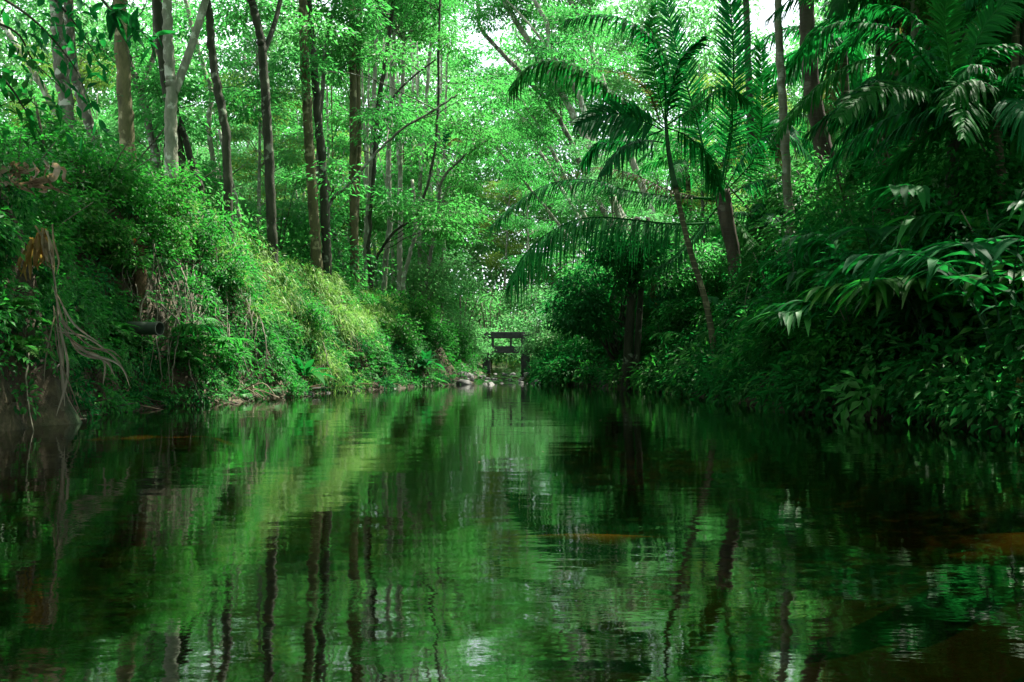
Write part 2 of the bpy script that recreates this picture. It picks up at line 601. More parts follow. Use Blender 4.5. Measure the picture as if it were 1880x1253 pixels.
# ------------------------------------------------------------------ ground and water
ys = np.concatenate([np.arange(-30, 8, 1.0), np.arange(8, 50, .22), np.arange(50, 140.1, 1.5)])
us = np.concatenate([np.arange(-90, -20, 5.), np.arange(-20, -12, .8), np.arange(-12, 12, .16), np.arange(12, 20, .8), np.arange(20, 91, 5.)])
X, Y = np.meshgrid(us, ys)
Zg = ground(X, Y)
mb = MB()
nx, ny = len(us), len(ys)
i, j = np.meshgrid(np.arange(ny - 1), np.arange(nx - 1), indexing='ij')
q = i * nx + j
Xd = X + np.where(np.abs(X) < 12, wobble(Y * 2, Zg * 3, 1.4) * .10 * sstep(.05, .8, Zg), 0)
mb.add(np.stack([Xd, Y, Zg], -1), np.stack([q, q + 1, q + nx + 1, q + nx], -1).reshape(-1, 4), 0, True)
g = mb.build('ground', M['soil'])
tag(g, kind='structure')

# shallow sand with the sun patches painted into its pale colour
sand, t_, out_ = new_mat('sun patch sand')
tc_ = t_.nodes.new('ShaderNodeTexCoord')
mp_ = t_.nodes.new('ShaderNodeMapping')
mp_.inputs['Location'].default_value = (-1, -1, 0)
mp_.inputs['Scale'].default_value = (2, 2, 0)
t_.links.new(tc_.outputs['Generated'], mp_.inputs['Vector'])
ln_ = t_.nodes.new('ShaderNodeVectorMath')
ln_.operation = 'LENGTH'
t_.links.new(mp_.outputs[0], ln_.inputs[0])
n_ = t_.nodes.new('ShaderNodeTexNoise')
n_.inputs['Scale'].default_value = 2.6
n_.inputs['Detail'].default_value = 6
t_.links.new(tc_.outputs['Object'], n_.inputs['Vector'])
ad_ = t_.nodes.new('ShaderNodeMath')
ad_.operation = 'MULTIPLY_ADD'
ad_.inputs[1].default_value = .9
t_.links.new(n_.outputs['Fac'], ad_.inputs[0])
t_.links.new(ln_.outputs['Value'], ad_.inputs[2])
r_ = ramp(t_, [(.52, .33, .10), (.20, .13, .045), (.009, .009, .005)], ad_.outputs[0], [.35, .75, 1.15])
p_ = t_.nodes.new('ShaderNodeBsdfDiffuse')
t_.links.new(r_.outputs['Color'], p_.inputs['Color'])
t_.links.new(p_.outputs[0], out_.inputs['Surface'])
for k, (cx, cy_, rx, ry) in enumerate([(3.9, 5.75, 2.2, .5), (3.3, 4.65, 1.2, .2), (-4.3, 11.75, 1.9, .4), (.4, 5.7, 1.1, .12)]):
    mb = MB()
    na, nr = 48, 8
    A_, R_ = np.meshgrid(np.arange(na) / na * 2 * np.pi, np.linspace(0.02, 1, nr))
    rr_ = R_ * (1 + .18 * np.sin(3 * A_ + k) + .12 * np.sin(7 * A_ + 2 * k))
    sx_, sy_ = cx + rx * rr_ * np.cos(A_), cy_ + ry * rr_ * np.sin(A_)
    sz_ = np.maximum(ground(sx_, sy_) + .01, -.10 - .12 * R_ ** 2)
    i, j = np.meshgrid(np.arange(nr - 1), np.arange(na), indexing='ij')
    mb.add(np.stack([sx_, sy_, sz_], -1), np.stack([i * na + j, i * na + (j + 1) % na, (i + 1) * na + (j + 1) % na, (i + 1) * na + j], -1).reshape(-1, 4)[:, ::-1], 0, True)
    tag(mb.build('sun_patch_sand', sand), kind='structure')

mb = MB()
yw = np.array([-20., 20., 36.6])
xw = np.array([-9., -4, 0, 4, 9])
Xw, Yw = np.meshgrid(xw, yw)
n_ = len(xw)
i, j = np.meshgrid(np.arange(len(yw) - 1), np.arange(n_ - 1), indexing='ij')
q = i * n_ + j
mb.add(np.stack([Xw, Yw, level(Yw) * 1.0], -1), np.stack([q, q + 1, q + n_ + 1, q + n_], -1).reshape(-1, 4), 0, True)
tag(mb.build('stream_water', M['water']), kind='structure')
mb = MB()
Xw, Yw = np.meshgrid(np.arange(-3, 3.01, .12), np.arange(36.6, 60, .12))
n_ = Xw.shape[1]
i, j = np.meshgrid(np.arange(Xw.shape[0] - 1), np.arange(n_ - 1), indexing='ij')
q = i * n_ + j
mb.add(np.stack([Xw, Yw, level(Yw) + (wobble(Xw, Yw, 3.2, 9) * .5 + wobble(Xw, Yw, 7.0, 2) * .5) * .035 * sstep(36.7, 38, Yw)], -1), np.stack([q, q + 1, q + n_ + 1, q + n_], -1).reshape(-1, 4), 0, True)
tag(mb.build('riffle_water', M['water']), kind='structure')


# ------------------------------------------------------------------ foliage makers
def spray(Cn, out, nper, rad, L, Wd, flat=.35, hang=.35):
    """leaf positions for flat leafy sprays round each centre"""
    n = len(Cn)
    off = rng.normal(size=(n, nper, 3)) * np.array([1, 1, flat]) * rad * .6
    P = Cn[:, None] + off
    D = nrm(off * np.array([1, 1, .4]) + out[:, None] * rad * .5 + rng.normal(size=off.shape) * rad * .35) - np.array([0, 0, hang])
    D = nrm(D)
    N = np.array([0, 0, 1.]) + rng.normal(size=off.shape) * .45
    P, D, N = P.reshape(-1, 3), D.reshape(-1, 3), N.reshape(-1, 3)
    N = nrm(N - D * (N * D).sum(-1, keepdims=True))
    k = rng.uniform(.65, 1.25, len(P))
    return P, D, N, L * k, Wd * k


def lobes_crown(mb, lobes, lr, nspray, nper, srad, L, Wd, **kw):
    """sprays on the shells of the lobes"""
    lobes = np.asarray(lobes)
    k = rng.integers(0, len(lobes), nspray)
    d = rvec(nspray)
    d[:, 2] *= .6
    rr = rng.uniform(.35, 1.0, nspray) ** .6
    Cn = lobes[k] + d * (np.broadcast_to(lr, (len(lobes),))[k] * rr)[:, None]
    P, D, N, l, w = spray(Cn, d, nper, srad, L, Wd, **kw)
    mb.leaf4(P, D, N, l, w)
    return Cn


def limb(mb, a, b, r0, r1, sag=.0, seg=5, n=6):
    a, b = np.asarray(a, float), np.asarray(b, float)
    t = np.linspace(0, 1, n)[:, None]
    P = a * (1 - t) + b * t
    P = P + np.array([0, 0, 1]) * (np.sin(np.pi * t) * -sag) + rng.normal(size=(n, 3)) * np.sin(np.pi * t) * .04 * np.linalg.norm(b - a)
    mb.tube(P, np.linspace(r0, r1, n), seg, cap=False)
    return P


# crown prototypes: origin at the crown's base
CROWN = []
for s in range(4):
    lob = []
    for k in range(15):
        a = rng.uniform(0, 2 * np.pi)
        r = rng.uniform(.4, 3.0)
        lob.append([r * np.cos(a), r * np.sin(a), rng.uniform(.5, 4.6) + .1 * r])
    m_ = MB()
    lobes_crown(m_, lob, rng.uniform(.6, 1.2, 15), 260, 20, .36, .17, .075)
    CROWN.append((m_.mesh('crown', M['canopy']), lob))

# whole slender trees for the crowd behind: trunk, limbs and a crown that starts low
SLENDER = []
for s in range(7):
    H = rng.uniform(11, 15)
    tb, cb = MB(), MB()
    lean = rng.normal(size=2) * .9
    tp = np.array([[0, 0, -.3], [lean[0] * .2, lean[1] * .2, H * .3], [lean[0] * .55 + rng.normal() * .2, lean[1] * .5, H * .62], [lean[0], lean[1], H * .97]])
    path = catmull(tp, 6)
    r0 = rng.uniform(.10, .16)
    tb.tube(path, np.linspace(r0, .025, len(path)), 7)
    lob, lrs = [], []
    nl = 22
    for k in range(nl):
        tt = rng.uniform(.30, 1.0)
        base = path[int(tt * .92 * (len(path) - 1))]
        a = rng.uniform(0, 2 * np.pi)
        r = rng.uniform(.5, 2.5) * (1.15 - .5 * abs(tt - .6))
        c_ = base + np.array([r * np.cos(a), r * np.sin(a), rng.uniform(.4, 1.4)])
        lob.append(c_)
        lrs.append(rng.uniform(.5, 1.05))
        limb(tb, base, c_, .035, .012, sag=-.15)
    lobes_crown(cb, lob, np.array(lrs), 400, [25, 25, 30, 13, 25, 14, 28][s], .46, [.19, .17, .15, .30, .19, .26, .16][s], [.07, .06, .05, .13, .07, .11, .055][s], flat=.2, hang=.3)
    mat = [M['canopy'], M['canopy_yellow'], M['canopy_pale'], M['canopy'], M['canopy_pale'], M['canopy'], M['canopy']][s]
    SLENDER.append((tb.mesh('trunk', [M['bark_pale'], M['bark_grey'], M['bark_pale'], M['bark_mossy']][s % 4]), cb.mesh('crown', mat)))


def part(name, me, parent, loc=(0, 0, 0), rz=0, sc=1.0):
    o = bpy.data.objects.new(name, me)
    C.objects.link(o)
    o.parent = parent
    o.location = Vector([float(v) for v in loc])
    o.rotation_euler = (0, 0, rz)
    o.scale = (sc, sc, sc)
    return o


# ------------------------------------------------------------------ the trees one can tell apart
def px_tree(name, label, cat, D, pts, w0, w1, bark, top=None, forks=(), crown=None, csc=.65, dY=0.0, group=None, flare=1.25, leafy=0):
    """trunk through photo pixels at depth D, carried on above the frame to its crown"""
    P = [W(px, py, D + dY * k / max(len(pts) - 1, 1)) for k, (px, py) in enumerate(pts)]
    gz = float(ground(P[0][0], P[0][1])) - .25
    if P[0][2] > gz:
        d = nrm((P[0] - P[1]))
        d[2] = min(d[2], -.6)
        P = [P[0] + d * (P[0][2] - gz) / -d[2]] + P
    base = P[0].copy()
    if top is not None:
        d = nrm(P[-1] - P[-2])
        d[2] = max(d[2], .75)
        if top > P[-1][2] + .3:
            P.append(P[-1] + d * (top - P[-1][2]) / d[2])
    px2m = D / F
    path = catmull(P, 8)
    n = len(path)
    path = path + rng.normal(size=path.shape) * .012
    rad = np.linspace(w0, w1, n) * .5 * px2m
    rad[:4] *= np.linspace(flare, 1, 4)
    rad = rad * (1 + rng.normal(size=n) * .03)
    o = empty(name, base)
    tag(o, label, cat, group)
    mb = MB()
    mb.tube(path - base, rad, 12)
    tops = [path[-1]]
    for fp, f0, f1 in forks:
        Q = [W(px, py, D + .2 * k) for k, (px, py) in enumerate(fp)]
        if top is not None and len(Q) > 1 and fp[-1][1] < 30:
            d = nrm(Q[-1] - Q[-2])
            d[2] = max(d[2], .7)
            if top > Q[-1][2] + .3:
                Q.append(Q[-1] + d * (top - Q[-1][2]) / d[2])
            tops.append(Q[-1])
        Qp = catmull(Q, 7)
        mb.tube(Qp - base, np.linspace(f0, f1, len(Qp)) * .5 * px2m, 9)
    if crown is not None:
        for tnum, tpt in enumerate(tops):
            me, lob = CROWN[(crown + tnum) % 4]
            sc = csc * (1.0 if tnum == 0 else .8)
            rz = rng.uniform(0, 6.28)
            c, s_ = math.cos(rz), math.sin(rz)
            for l in lob[:8]:
                tgt = np.array([l[0] * c - l[1] * s_, l[0] * s_ + l[1] * c, l[2]]) * sc
                limb(mb, tpt - base, tpt - base + tgt - np.array([0, 0, .3]), max(rad[-1] * .55, .02), .012, -.1)
            part('crown', me, o, tpt - base - np.array([0, 0, .3]), rz, sc)
    if leafy:
        cb = MB()
        lob = []
        for k in range(leafy):
            b_ = path[rng.integers(int(n * .25), n)]
            if b_[2] > EYE + .40 * D:
                continue
            l_ = b_ + rng.normal(size=3) * np.array([1.3, 1.3, .5]) + np.array([0, 0, .5])
            lob.append(l_ - base)
            limb(mb, b_ - base, l_ - base, .02, .008, -.1)
        if lob:
            lobes_crown(cb, lob, .8, 18 * len(lob), 24, .45, .18, .068, flat=.2, hang=.3)
            cb.build('foliage', M['canopy'], o)
    t = mb.build('trunk', bark, o)
    return o


B = M
px_tree('slender_tree', 'pale thin trunk leaning at the far upper left edge of the forest', 'tree', 30, [(95, 190), (60, 130), (28, 80), (0, 40)], 13, 8, B['bark_pale'], 13, crown=0)
px_tree('old_tree', 'lichen spotted grey trunk half hidden by dark overhanging leaves, upper left', 'tree', 24, [(122, 200), (112, 130), (107, 60), (103, 0)], 27, 22, B['bark_grey'], 10.8, crown=1)
px_tree('old_tree', 'grey trunk leaning left, just left of the thick mossy trunk', 'tree', 25, [(176, 265), (160, 215), (143, 160), (131, 100), (124, 0)], 20, 17, B['bark_grey'], 11, crown=2)
px_tree('old_tree', 'thick straight mossy brown trunk on the upper left bank', 'tree', 23, [(236, 285), (230, 200), (225, 110), (220, 0)], 29, 23, B['bark_mossy'], 10.5, crown=3)
px_tree('forked_tree', 'grey tree with a Y fork, leaning behind the thick mossy trunk', 'tree', 28, [(297, 335), (280, 260), (264, 190), (257, 163), (240, 120), (226, 60)], 17, 9, B['bark_grey'], 12, forks=[([(259, 168), (272, 130), (285, 88), (283, 0)], 11, 8)], crown=0, leafy=14)
px_tree('old_tree', 'dark ringed trunk rising close behind the big pale forked tree', 'tree', 26, [(345, 365), (332, 290), (318, 230), (303, 150), (294, 60), (288, 0)], 19, 16, B['bark_dark'], 11, crown=1)
px_tree('forked_tree', 'big pale grey tree forking into a V on the left bank', 'tree', 24, [(314, 348), (314, 280), (313, 215), (316, 165), (312, 130), (308, 60), (306, 0)], 27, 15, B['bark_pale'], 10.6, forks=[([(319, 172), (330, 145), (348, 95), (366, 40), (379, -5)], 16, 13)], crown=2)
px_tree('old_tree', 'short dark leaning trunk just right of the big pale fork', 'tree', 26, [(377, 390), (362, 330), (350, 290), (336, 240), (318, 190)], 19, 9, B['bark_dark'], None)
px_tree('slender_tree', 'dark knobbed trunk with a bend, rising from the bright bank grass', 'tree', 25, [(421, 428), (418, 340), (414, 240), (404, 185), (392, 120), (385, 50), (381, 0)], 18, 13, B['bark_dark'], 11, crown=3)
px_tree('slender_tree', 'thin pale crooked trunk behind the dark knobbed trunk', 'tree', 33, [(405, 420), (392, 300), (383, 230), (388, 170), (372, 120), (356, 60)], 11, 7, B['bark_pale'], 14, crown=0, leafy=14)
px_tree('slender_tree', 'thin tan trunk leaning left at the foot of the dark knobbed trunk', 'tree', 27, [(447, 438), (433, 370), (420, 315), (402, 240)], 9, 6, B['bark_pale'], None)
px_tree('forked_tree', 'slim dark tree with a high Y fork standing alone on the bank', 'tree', 27, [(501, 462), (497, 380), (493, 280), (488, 180), (483, 105), (478, 70), (467, 20), (459, -5)], 20, 13, B['bark_dark'], 11.5, forks=[([(485, 96), (497, 65), (508, 30), (516, -5)], 10, 8)], crown=1)
px_tree('old_tree', 'straight brown twin trunk with white lichen spots, the paler of the twins', 'tree', 30, [(583, 497), (578, 420), (570, 300), (564, 200), (559, 100), (556, 0)], 21, 15, B['bark_mossy'], 12.5, crown=2)
px_tree('old_tree', 'dark twin trunk touching the paler lichen spotted twin', 'tree', 30.4, [(600, 500), (598, 420), (592, 300), (583, 200), (574, 100), (566, 0)], 19, 12, B['bark_dark'], 12.5, crown=3)
px_tree('slender_tree', 'thin grey stem slanting right out of the dark twin trunk', 'tree', 32, [(590, 200), (595, 120), (603, 55), (618, 0)], 8, 6, B['bark_grey'], 13.5, crown=0, leafy=14)
px_tree('slender_tree', 'grey leaning trunk low between the twins and the mossy double stem', 'tree', 34, [(633, 525), (624, 470), (612, 420), (600, 360), (592, 250)], 14, 8, B['bark_grey'], None)
px_tree('forked_tree', 'mossy double stemmed tree right of the twin trunks', 'tree', 33, [(653, 532), (650, 430), (648, 300), (648, 150), (647, 60), (645, -5)], 18, 10, B['bark_mossy'], 13.6, forks=[([(652, 440), (656, 340), (659, 250), (657, 150), (660, 60), (661, -5)], 11, 9)], crown=1, leafy=7)
px_tree('slender_tree', 'slender dark tree leaning right above the lighter thin stems', 'tree', 35, [(682, 545), (676, 440), (684, 330), (692, 210), (708, 110), (722, 0)], 11, 7, B['bark_dark'], 14.5, forks=[([(685, 300), (700, 240), (722, 180), (760, 140), (800, 110)], 6, 3)], crown=2, leafy=7)
px_tree('slender_tree', 'pale thin stem standing beside the mossy double stemmed tree', 'tree', 35, [(676, 545), (672, 470), (676, 400), (682, 300), (686, 200)], 11, 7, B['bark_pale'], 13, crown=3)
px_tree('slender_tree', 'pale stem of the thin cluster, first right of the slender dark tree', 'tree', 37, [(704, 560), (708, 480), (716, 400), (713, 300), (720, 160)], 12, 7, B['bark_pale'], 13, crown=0)
px_tree('slender_tree', 'straight white stem in the middle of the thin stem cluster', 'tree', 38, [(735, 566), (734, 480), (735, 400), (735, 300), (738, 200)], 12, 7, B['bark_pale'], 13, crown=1)
px_tree('slender_tree', 'crooked pale stem with a kink beside the straight white stem', 'tree', 37.5, [(748, 570), (740, 520), (752, 470), (762, 420), (757, 330)], 10, 6, B['bark_pale'], None)
px_tree('slender_tree', 'yellowish straight stem in front of the small yellow palm', 'tree', 40, [(771, 578), (771, 480), (770, 400), (772, 320), (780, 220)], 10, 6, B['bark_pale'], 14, crown=2)
px_tree('slender_tree', 'thin stem leaning right under the small yellow palm', 'tree', 39, [(772, 580), (785, 500), (797, 430), (806, 370), (812, 330), (850, 290), (905, 250)], 9, 4, B['bark_grey'], None, leafy=14)
px_tree('bent_tree', 'thin arching tree bowing far right from the foot of the twins', 'tree', 31, [(606, 500), (604, 380), (640, 340), (690, 282), (735, 240), (800, 200), (840, 175)], 8, 3, B['bark_grey'], None, leafy=5)
px_tree('bent_tree', 'dark thin arching tree that bows right over the thin stem cluster', 'tree', 36, [(680, 545), (690, 480), (720, 430), (770, 385), (800, 260), (805, 100)], 6, 4, B['bark_dark'], 14, crown=3, leafy=14)

LEFTSTEM = [(664, 40), (690, 43), (712, 46), (722, 41), (728, 50), (744, 44), (752, 54), (760, 47), (780, 45), (788, 52), (797, 48), (806, 57), (818, 50), (640, 45), (612, 42), (540, 46), (470, 44), (455, 38)]
for k, (px, D) in enumerate(LEFTSTEM):
    dx = rng.normal() * 16
    y0 = 600 - (D - 38) * 2
    px_tree('thin_tree', f'thin pale upright stem behind the left bank, {(ORDS := ["nearest the mossy double stem", "second beyond the mossy double stem", "just past the first pale stem", "left of the straight white stem", "close behind the straight white stem", "right of the straight white stem", "behind the kinked pale stem", "right of the kinked pale stem", "just right of the yellowish stem", "behind the small yellow palm", "below the small yellow palm", "farthest, over the rapids", "last before the rapids", "left of the mossy double stem", "right of the twin trunks", "left of the twin trunks", "left of the lone high fork", "right of the dark knobbed trunk"])[k]}', 'tree', D,
            [(px, y0), (px + dx * .3 + rng.normal() * 3, y0 - 110), (px + dx * .6 + rng.normal() * 4, y0 - 220), (px + dx, y0 - 340)], rng.uniform(6, 9), 3.5, B['bark_pale'], .361 * D - 1.0, group='thin pale stems behind the left bank', leafy=4 if k % 2 else 0,
            forks=[([(px + dx * .5, y0 - 190), (px + dx * .5 + (-1) ** k * 10, y0 - 250), (px + dx * .5 + (-1) ** k * 26, y0 - 320)], 4, 2)])

# right bank: pale trunks that lean over the stream from behind the palms
lean = [
    ('thickest pale trunk leaning left over the stream behind the big palm', [(1110, 330), (1060, 240), (1010, 150), (960, 60), (925, 0)], 15, 46),
    ('pale leaning trunk that passes highest behind the curled palm frond', [(1140, 240), (1105, 140), (1080, 90), (1050, 20), (1040, -10)], 14, 47),
    ('dark edged leaning trunk below the thickest pale one', [(1075, 320), (1030, 230), (985, 165), (905, 60), (880, 20)], 11, 48),
    ('slim leaning trunk crossing low over the stream gap', [(1040, 330), (1000, 260), (955, 190), (905, 140)], 8, 50),
    ('slim grey leaning trunk nearest the sky gap', [(1010, 310), (975, 240), (940, 200), (895, 165)], 7, 54),
    ('thin leaning trunk lowest of the leaning group', [(1000, 380), (960, 330), (920, 280), (890, 240)], 6, 56),
    ('pale leaning trunk with a dark fork high above the stream', [(1090, 260), (1055, 170), (1020, 100), (990, 40), (975, -10)], 12, 44),
]
for k, (lab, pts, w, D) in enumerate(lean):
    pts = [pts[0]] + [(px + rng.normal() * 9, py + rng.normal() * 4) for px, py in pts[1:-1]] + [pts[-1]]
    fk = []
    for q in range(2):
        a_ = pts[1 + q % (len(pts) - 2)]
        dx, dy = (-1) ** (q + k) * rng.uniform(20, 45), -rng.uniform(60, 110)
        fk.append(([a_, (a_[0] - 18 + dx * .5, a_[1] + dy * .5), (a_[0] - 45 + dx, a_[1] + dy)], w * .45, w * .15))
    px_tree('leaning_tree', lab, 'tree', D, pts, w * .95, w * .55, B['bark_pale'] if k != 2 else B['bark_grey'], None if k in (3, 4, 5) else .361 * D + 1.5, forks=fk, crown=k if k == 1 else None, csc=.9, group='trees leaning over the stream', leafy=16)

# right bank trunks
px_tree('slender_palm', 'tall pale ringed palm trunk, slender and straight, right of the big palm', 'palm', 27, [(1457, 495), (1450, 400), (1443, 300), (1437, 180), (1431, 80), (1428, 0)], 19, 13, B['palm_pale'], 11.2)
px_tree('old_palm', 'thick dark palm trunk leaning left behind the tall ringed trunk', 'palm', 30, [(1562, 430), (1545, 370), (1520, 300), (1497, 200), (1484, 90), (1480, 0)], 40, 25, B['coconut'], 12.3)
px_tree('old_tree', 'smooth pale grey trunk behind the fan shaped palm leaves', 'tree', 24, [(1700, 400), (1697, 300), (1690, 215), (1684, 100), (1678, 0)], 22, 15, B['bark_pale'], 8.0, crown=0, csc=1.0)
px_tree('old_tree', 'dark brown trunk low down right of the big palm bases', 'tree', 33, [(1398, 440), (1388, 360), (1380, 290), (1376, 180)], 17, 12, B['bark_dark'], 13.6, crown=1)
px_tree('old_tree', 'dark trunk rising into the canopy at the upper right corner', 'tree', 22, [(1772, 330), (1765, 200), (1752, 100), (1738, 20), (1733, -5)], 22, 15, B['bark_dark'], 7.3, forks=[([(1757, 120), (1775, 60), (1790, 20), (1812, -5)], 13, 9)], crown=2, csc=1.0)
px_tree('old_tree', 'vine wrapped dark trunk at the water behind the black leaved bush', 'tree', 30, [(1150, 690), (1156, 600), (1160, 520), (1165, 440), (1170, 400)], 20, 12, B['bark_dark'], None, forks=[([(1168, 680), (1175, 560), (1182, 470), (1190, 400)], 13, 8)])
px_tree('slender_tree', 'thin dark pole like trunk between the ringed trunk and pale trunk', 'tree', 26, [(1617, 420), (1614, 330), (1618, 250), (1612, 100), (1606, 0)], 10, 8, B['bark_dark'], 8.8, crown=1, csc=1.0)
px_tree('old_tree', 'shaded trunk at the right edge above the long drooping leaves', 'tree', 20, [(1868, 430), (1862, 300), (1868, 200), (1880, 90), (1885, 0)], 20, 14, B['bark_dark'], 6.6, crown=0, csc=1.0)

# ------------------------------------------------------------------ the crowd of slender trees behind
LM = [(-400, 'the thick mossy trunk'), (240, 'the big pale fork'), (330, 'the dark knobbed trunk'), (430, 'the lone high fork'), (520, 'the twin trunks'),
      (620, 'the mossy double stem'), (690, 'the thin stem cluster'), (800, 'the stream gap'), (960, 'the leaning trees'), (1120, 'the big palm'),
      (1330, 'the tall ringed palm trunk'), (1500, 'the leaning dark palm trunk'), (1640, 'the smooth pale trunk'), (1760, 'the right edge'), (9999, '')]
ORD = ['nearest', 'second nearest', 'third nearest', 'fourth nearest', 'fifth nearest', 'sixth nearest', 'seventh nearest', 'eighth nearest', 'ninth nearest', 'tenth nearest']
ORD += [f'{w} nearest' for w in ('eleventh', 'twelfth', 'thirteenth', 'fourteenth', 'fifteenth', 'sixteenth', 'seventeenth', 'eighteenth', 'nineteenth', 'twentieth')]


def region(px):
    for k in range(len(LM) - 1):
        if LM[k][0] <= px < LM[k + 1][0]:
            return LM[k][1]
    return LM[-2][1]


crowd = []
tries = 0
while len(crowd) < 110 and tries < 20000:
    tries += 1
    y = rng.uniform(29, 78)
    x = rng.uniform(-.56 * y - 2, .56 * y + 2)
    if XL(y) - 2.4 < x < XR(y) + 3.0 and y < 62:
        continue
    if x > 0 and y < 33:
        continue
    px = 940 + x / y * F
    if (640 < px < 800 and y < 42) or (835 < px < 915) or (385 < px < 435 and y > 45) or (1375 < px < 1445 and y > 34):
        continue
    if all((x - a) ** 2 + (y - b) ** 2 > (1.4 + y * .036) ** 2 for a, b, _ in crowd):
        crowd.append((x, y, px))
crowd.sort(key=lambda c: c[1])
proto = {}
seen = {}
for k, (x, y, px) in enumerate(crowd):
    v = k % len(SLENDER)
    z = float(ground(x, y)) - .1
    if v not in proto:
        o = empty('slender_tree', (x, y, z))
        part('trunk', SLENDER[v][0], o)
        part('crown', SLENDER[v][1], o)
        proto[v] = o
    else:
        o = copy_tree(proto[v])
    o.location = (x, y, z)
    o.rotation_euler = (0, 0, rng.uniform(0, 6.28))
    sc = rng.uniform(.75, 1.0) * (.62 + .0095 * (y - 28))
    o.scale = (sc, sc, sc)
    reg = region(px)
    nth = seen.get(reg, 0)
    seen[reg] = nth + 1
    tag(o, f'slender leafy tree in the crowd behind {reg}, {ORD[min(nth, 19)]}', 'tree', 'slender trees crowding the forest behind')

# the far wood closing the view
mb = MB()
n = 24000
a = rng.uniform(-62, 62, n)
yy = rng.uniform(80, 100, n)
hgt = 33 + 6 * wobble(a * .25, yy * .05) - 16 * np.exp(-((a + 3) / 2.6) ** 2) - 17 * np.exp(-((a - 22) / 2) ** 2) - 6 * np.exp(-((a - 37) / 2) ** 2) - 15 * np.exp(-((a + 26) / 2.2) ** 2)
zz = level(yy) + rng.uniform(0, 1, n) ** .9 * hgt
Cn = np.stack([a, yy, zz], -1)
P, D_, N_, l, w = spray(Cn, rvec(n), 16, 1.0, .5, .24)
mb.leaf4(P, D_, N_, l, w)
tag(mb.build('far_woods', M['canopy_pale']), 'dense far off woods closing the view beyond the slender trees', kind='stuff')

# unseen roof of leaves added to shade the banks, holes let sun through
mb = MB()
n = 6500
x = rng.uniform(-20, 20, n)
y = rng.uniform(-22, 9, n)
keep = (wobble(x * .6, y * .6, 1.0, 11) > -.25) & ~((np.abs(x - 7.2) < 1.8) & (y > 8.2))
x, y = x[keep], y[keep]
zz = 9.5 + rng.uniform(0, 4, len(x)) + .02 * x * x
x2 = rng.uniform(-16, 20, n)
y2 = rng.uniform(8, 31, n)
keep = ((wobble(x2 * .55, y2 * .55, 1.0, 4) > -.1) | ((x2 < -.5) & (x2 > -4) & (y2 > 18) & (y2 < 23)) | ((x2 > 5) & (rng.uniform(size=n) < .12))) & ~((x2 < 2.5) & (y2 > 24)) & ~((x2 < -6) & (y2 > 15))
keep &= ~((np.abs(x2 - 6.3) < 1.9) & (np.abs(y2 - 9.0) < 1.1)) & ~((np.abs(x2 - .5) < .9) & (np.abs(y2 - 15.4) < .45))
x2, y2 = x2[keep], y2[keep]
x3 = rng.uniform(-5.2, .3, 260)
y3 = rng.uniform(17, 23.8, 260)
k3 = ~((np.abs(x3 - .5) < .9) & (np.abs(y3 - 15.4) < .45))
x2, y2 = np.concatenate([x2, x3[k3]]), np.concatenate([y2, y3[k3]])
x = np.concatenate([x, x2])
zz = np.concatenate([zz, EYE + .361 * y2 + 1.3 + rng.uniform(0, 3, len(x2))])
y = np.concatenate([y, y2])
P, D_, N_, l, w = spray(np.stack([x, y, zz], -1), rvec(len(x)), 16, .7, .30, .14)
mb.leaf4(P, D_, N_, l, w)
tag(mb.build('shade_canopy', M['canopy']), 'unseen leaf canopy added to shade the near stream and banks', kind='stuff')


# ------------------------------------------------------------------ placing on the banks
def on_bank(px, py, d0=9.0, d1=70.0):
    """the point of the bank that the photo shows at a pixel"""
    D = np.arange(d0, d1, .04)
    x, z = (px - 940) / F * D, EYE + (HZ - py) / F * D
    hit = np.nonzero(ground(x, D) >= z)[0]
    k = hit[0] if len(hit) else len(D) - 1
    return np.array([x[k], D[k], z[k]])


def bank_pts(n, side, y0, y1, d0, d1, ypow=1.0):
    y = y0 + (y1 - y0) * rng.uniform(0, 1, n) ** ypow
    d = rng.uniform(d0, d1, n)
    x = XL(y) - d if side < 0 else XR(y) + d
    z = ground(x, y)
    return np.stack([x, y, z], -1), gnormal(x, y), d


def pinnate(mb, P, D, N, L, pairs, lL, lW, droop=.35, mi=0):
    """many fern like leaves at once: leaflets in two rows along a drooping midrib"""
    n = len(P)
    L = np.broadcast_to(L, (n,))
    u = np.linspace(.12, 1, pairs)
    cen = P[:, None] + D[:, None] * (L[:, None] * u)[..., None] + np.array([0, 0, -1.]) * (L[:, None] * droop * u ** 2)[..., None]
    T = nrm(D[:, None] + np.array([0, 0, -1.]) * (2 * droop * u)[None, :, None])
    Sd = nrm(np.cross(N, D))[:, None] * np.ones((1, pairs, 1))
    Nn = nrm(np.cross(T, Sd))
    size = np.sin(np.pi * np.clip(u, .1, .97) ** .7)[None, :] * np.ones((n, 1))
    for sgn in (-1, 1):
        Dl = nrm(Sd * sgn + T * .45 + rng.normal(size=T.shape) * .08)
        mb.leaf4(cen.reshape(-1, 3), Dl.reshape(-1, 3), Nn.reshape(-1, 3) * 1.0, (size * lL).ravel(), (size * lW + lW * .3).ravel(), .2, mi)
    e = nrm(np.cross(D, N)) * .006
    p1 = P + D * (L * .6)[:, None] - np.array([0, 0, 1.]) * (L * droop * .36)[:, None]
    p2 = cen[:, -1]
    V = np.stack([P - e, P + e, p1 + e, p1 - e, p2], 1).reshape(-1, 3)
    b = np.arange(n)[:, None] * 5
    mb.add(V, b + np.array([[0, 1, 2, 3]]), mi)
    mb.add(V, b + np.array([[3, 2, 4]]), mi)


def up_perp(D, jit=.25):
    N = np.array([0, 0, 1.]) + rng.normal(size=D.shape) * jit
    return nrm(N - D * (N * D).sum(-1, keepdims=True))


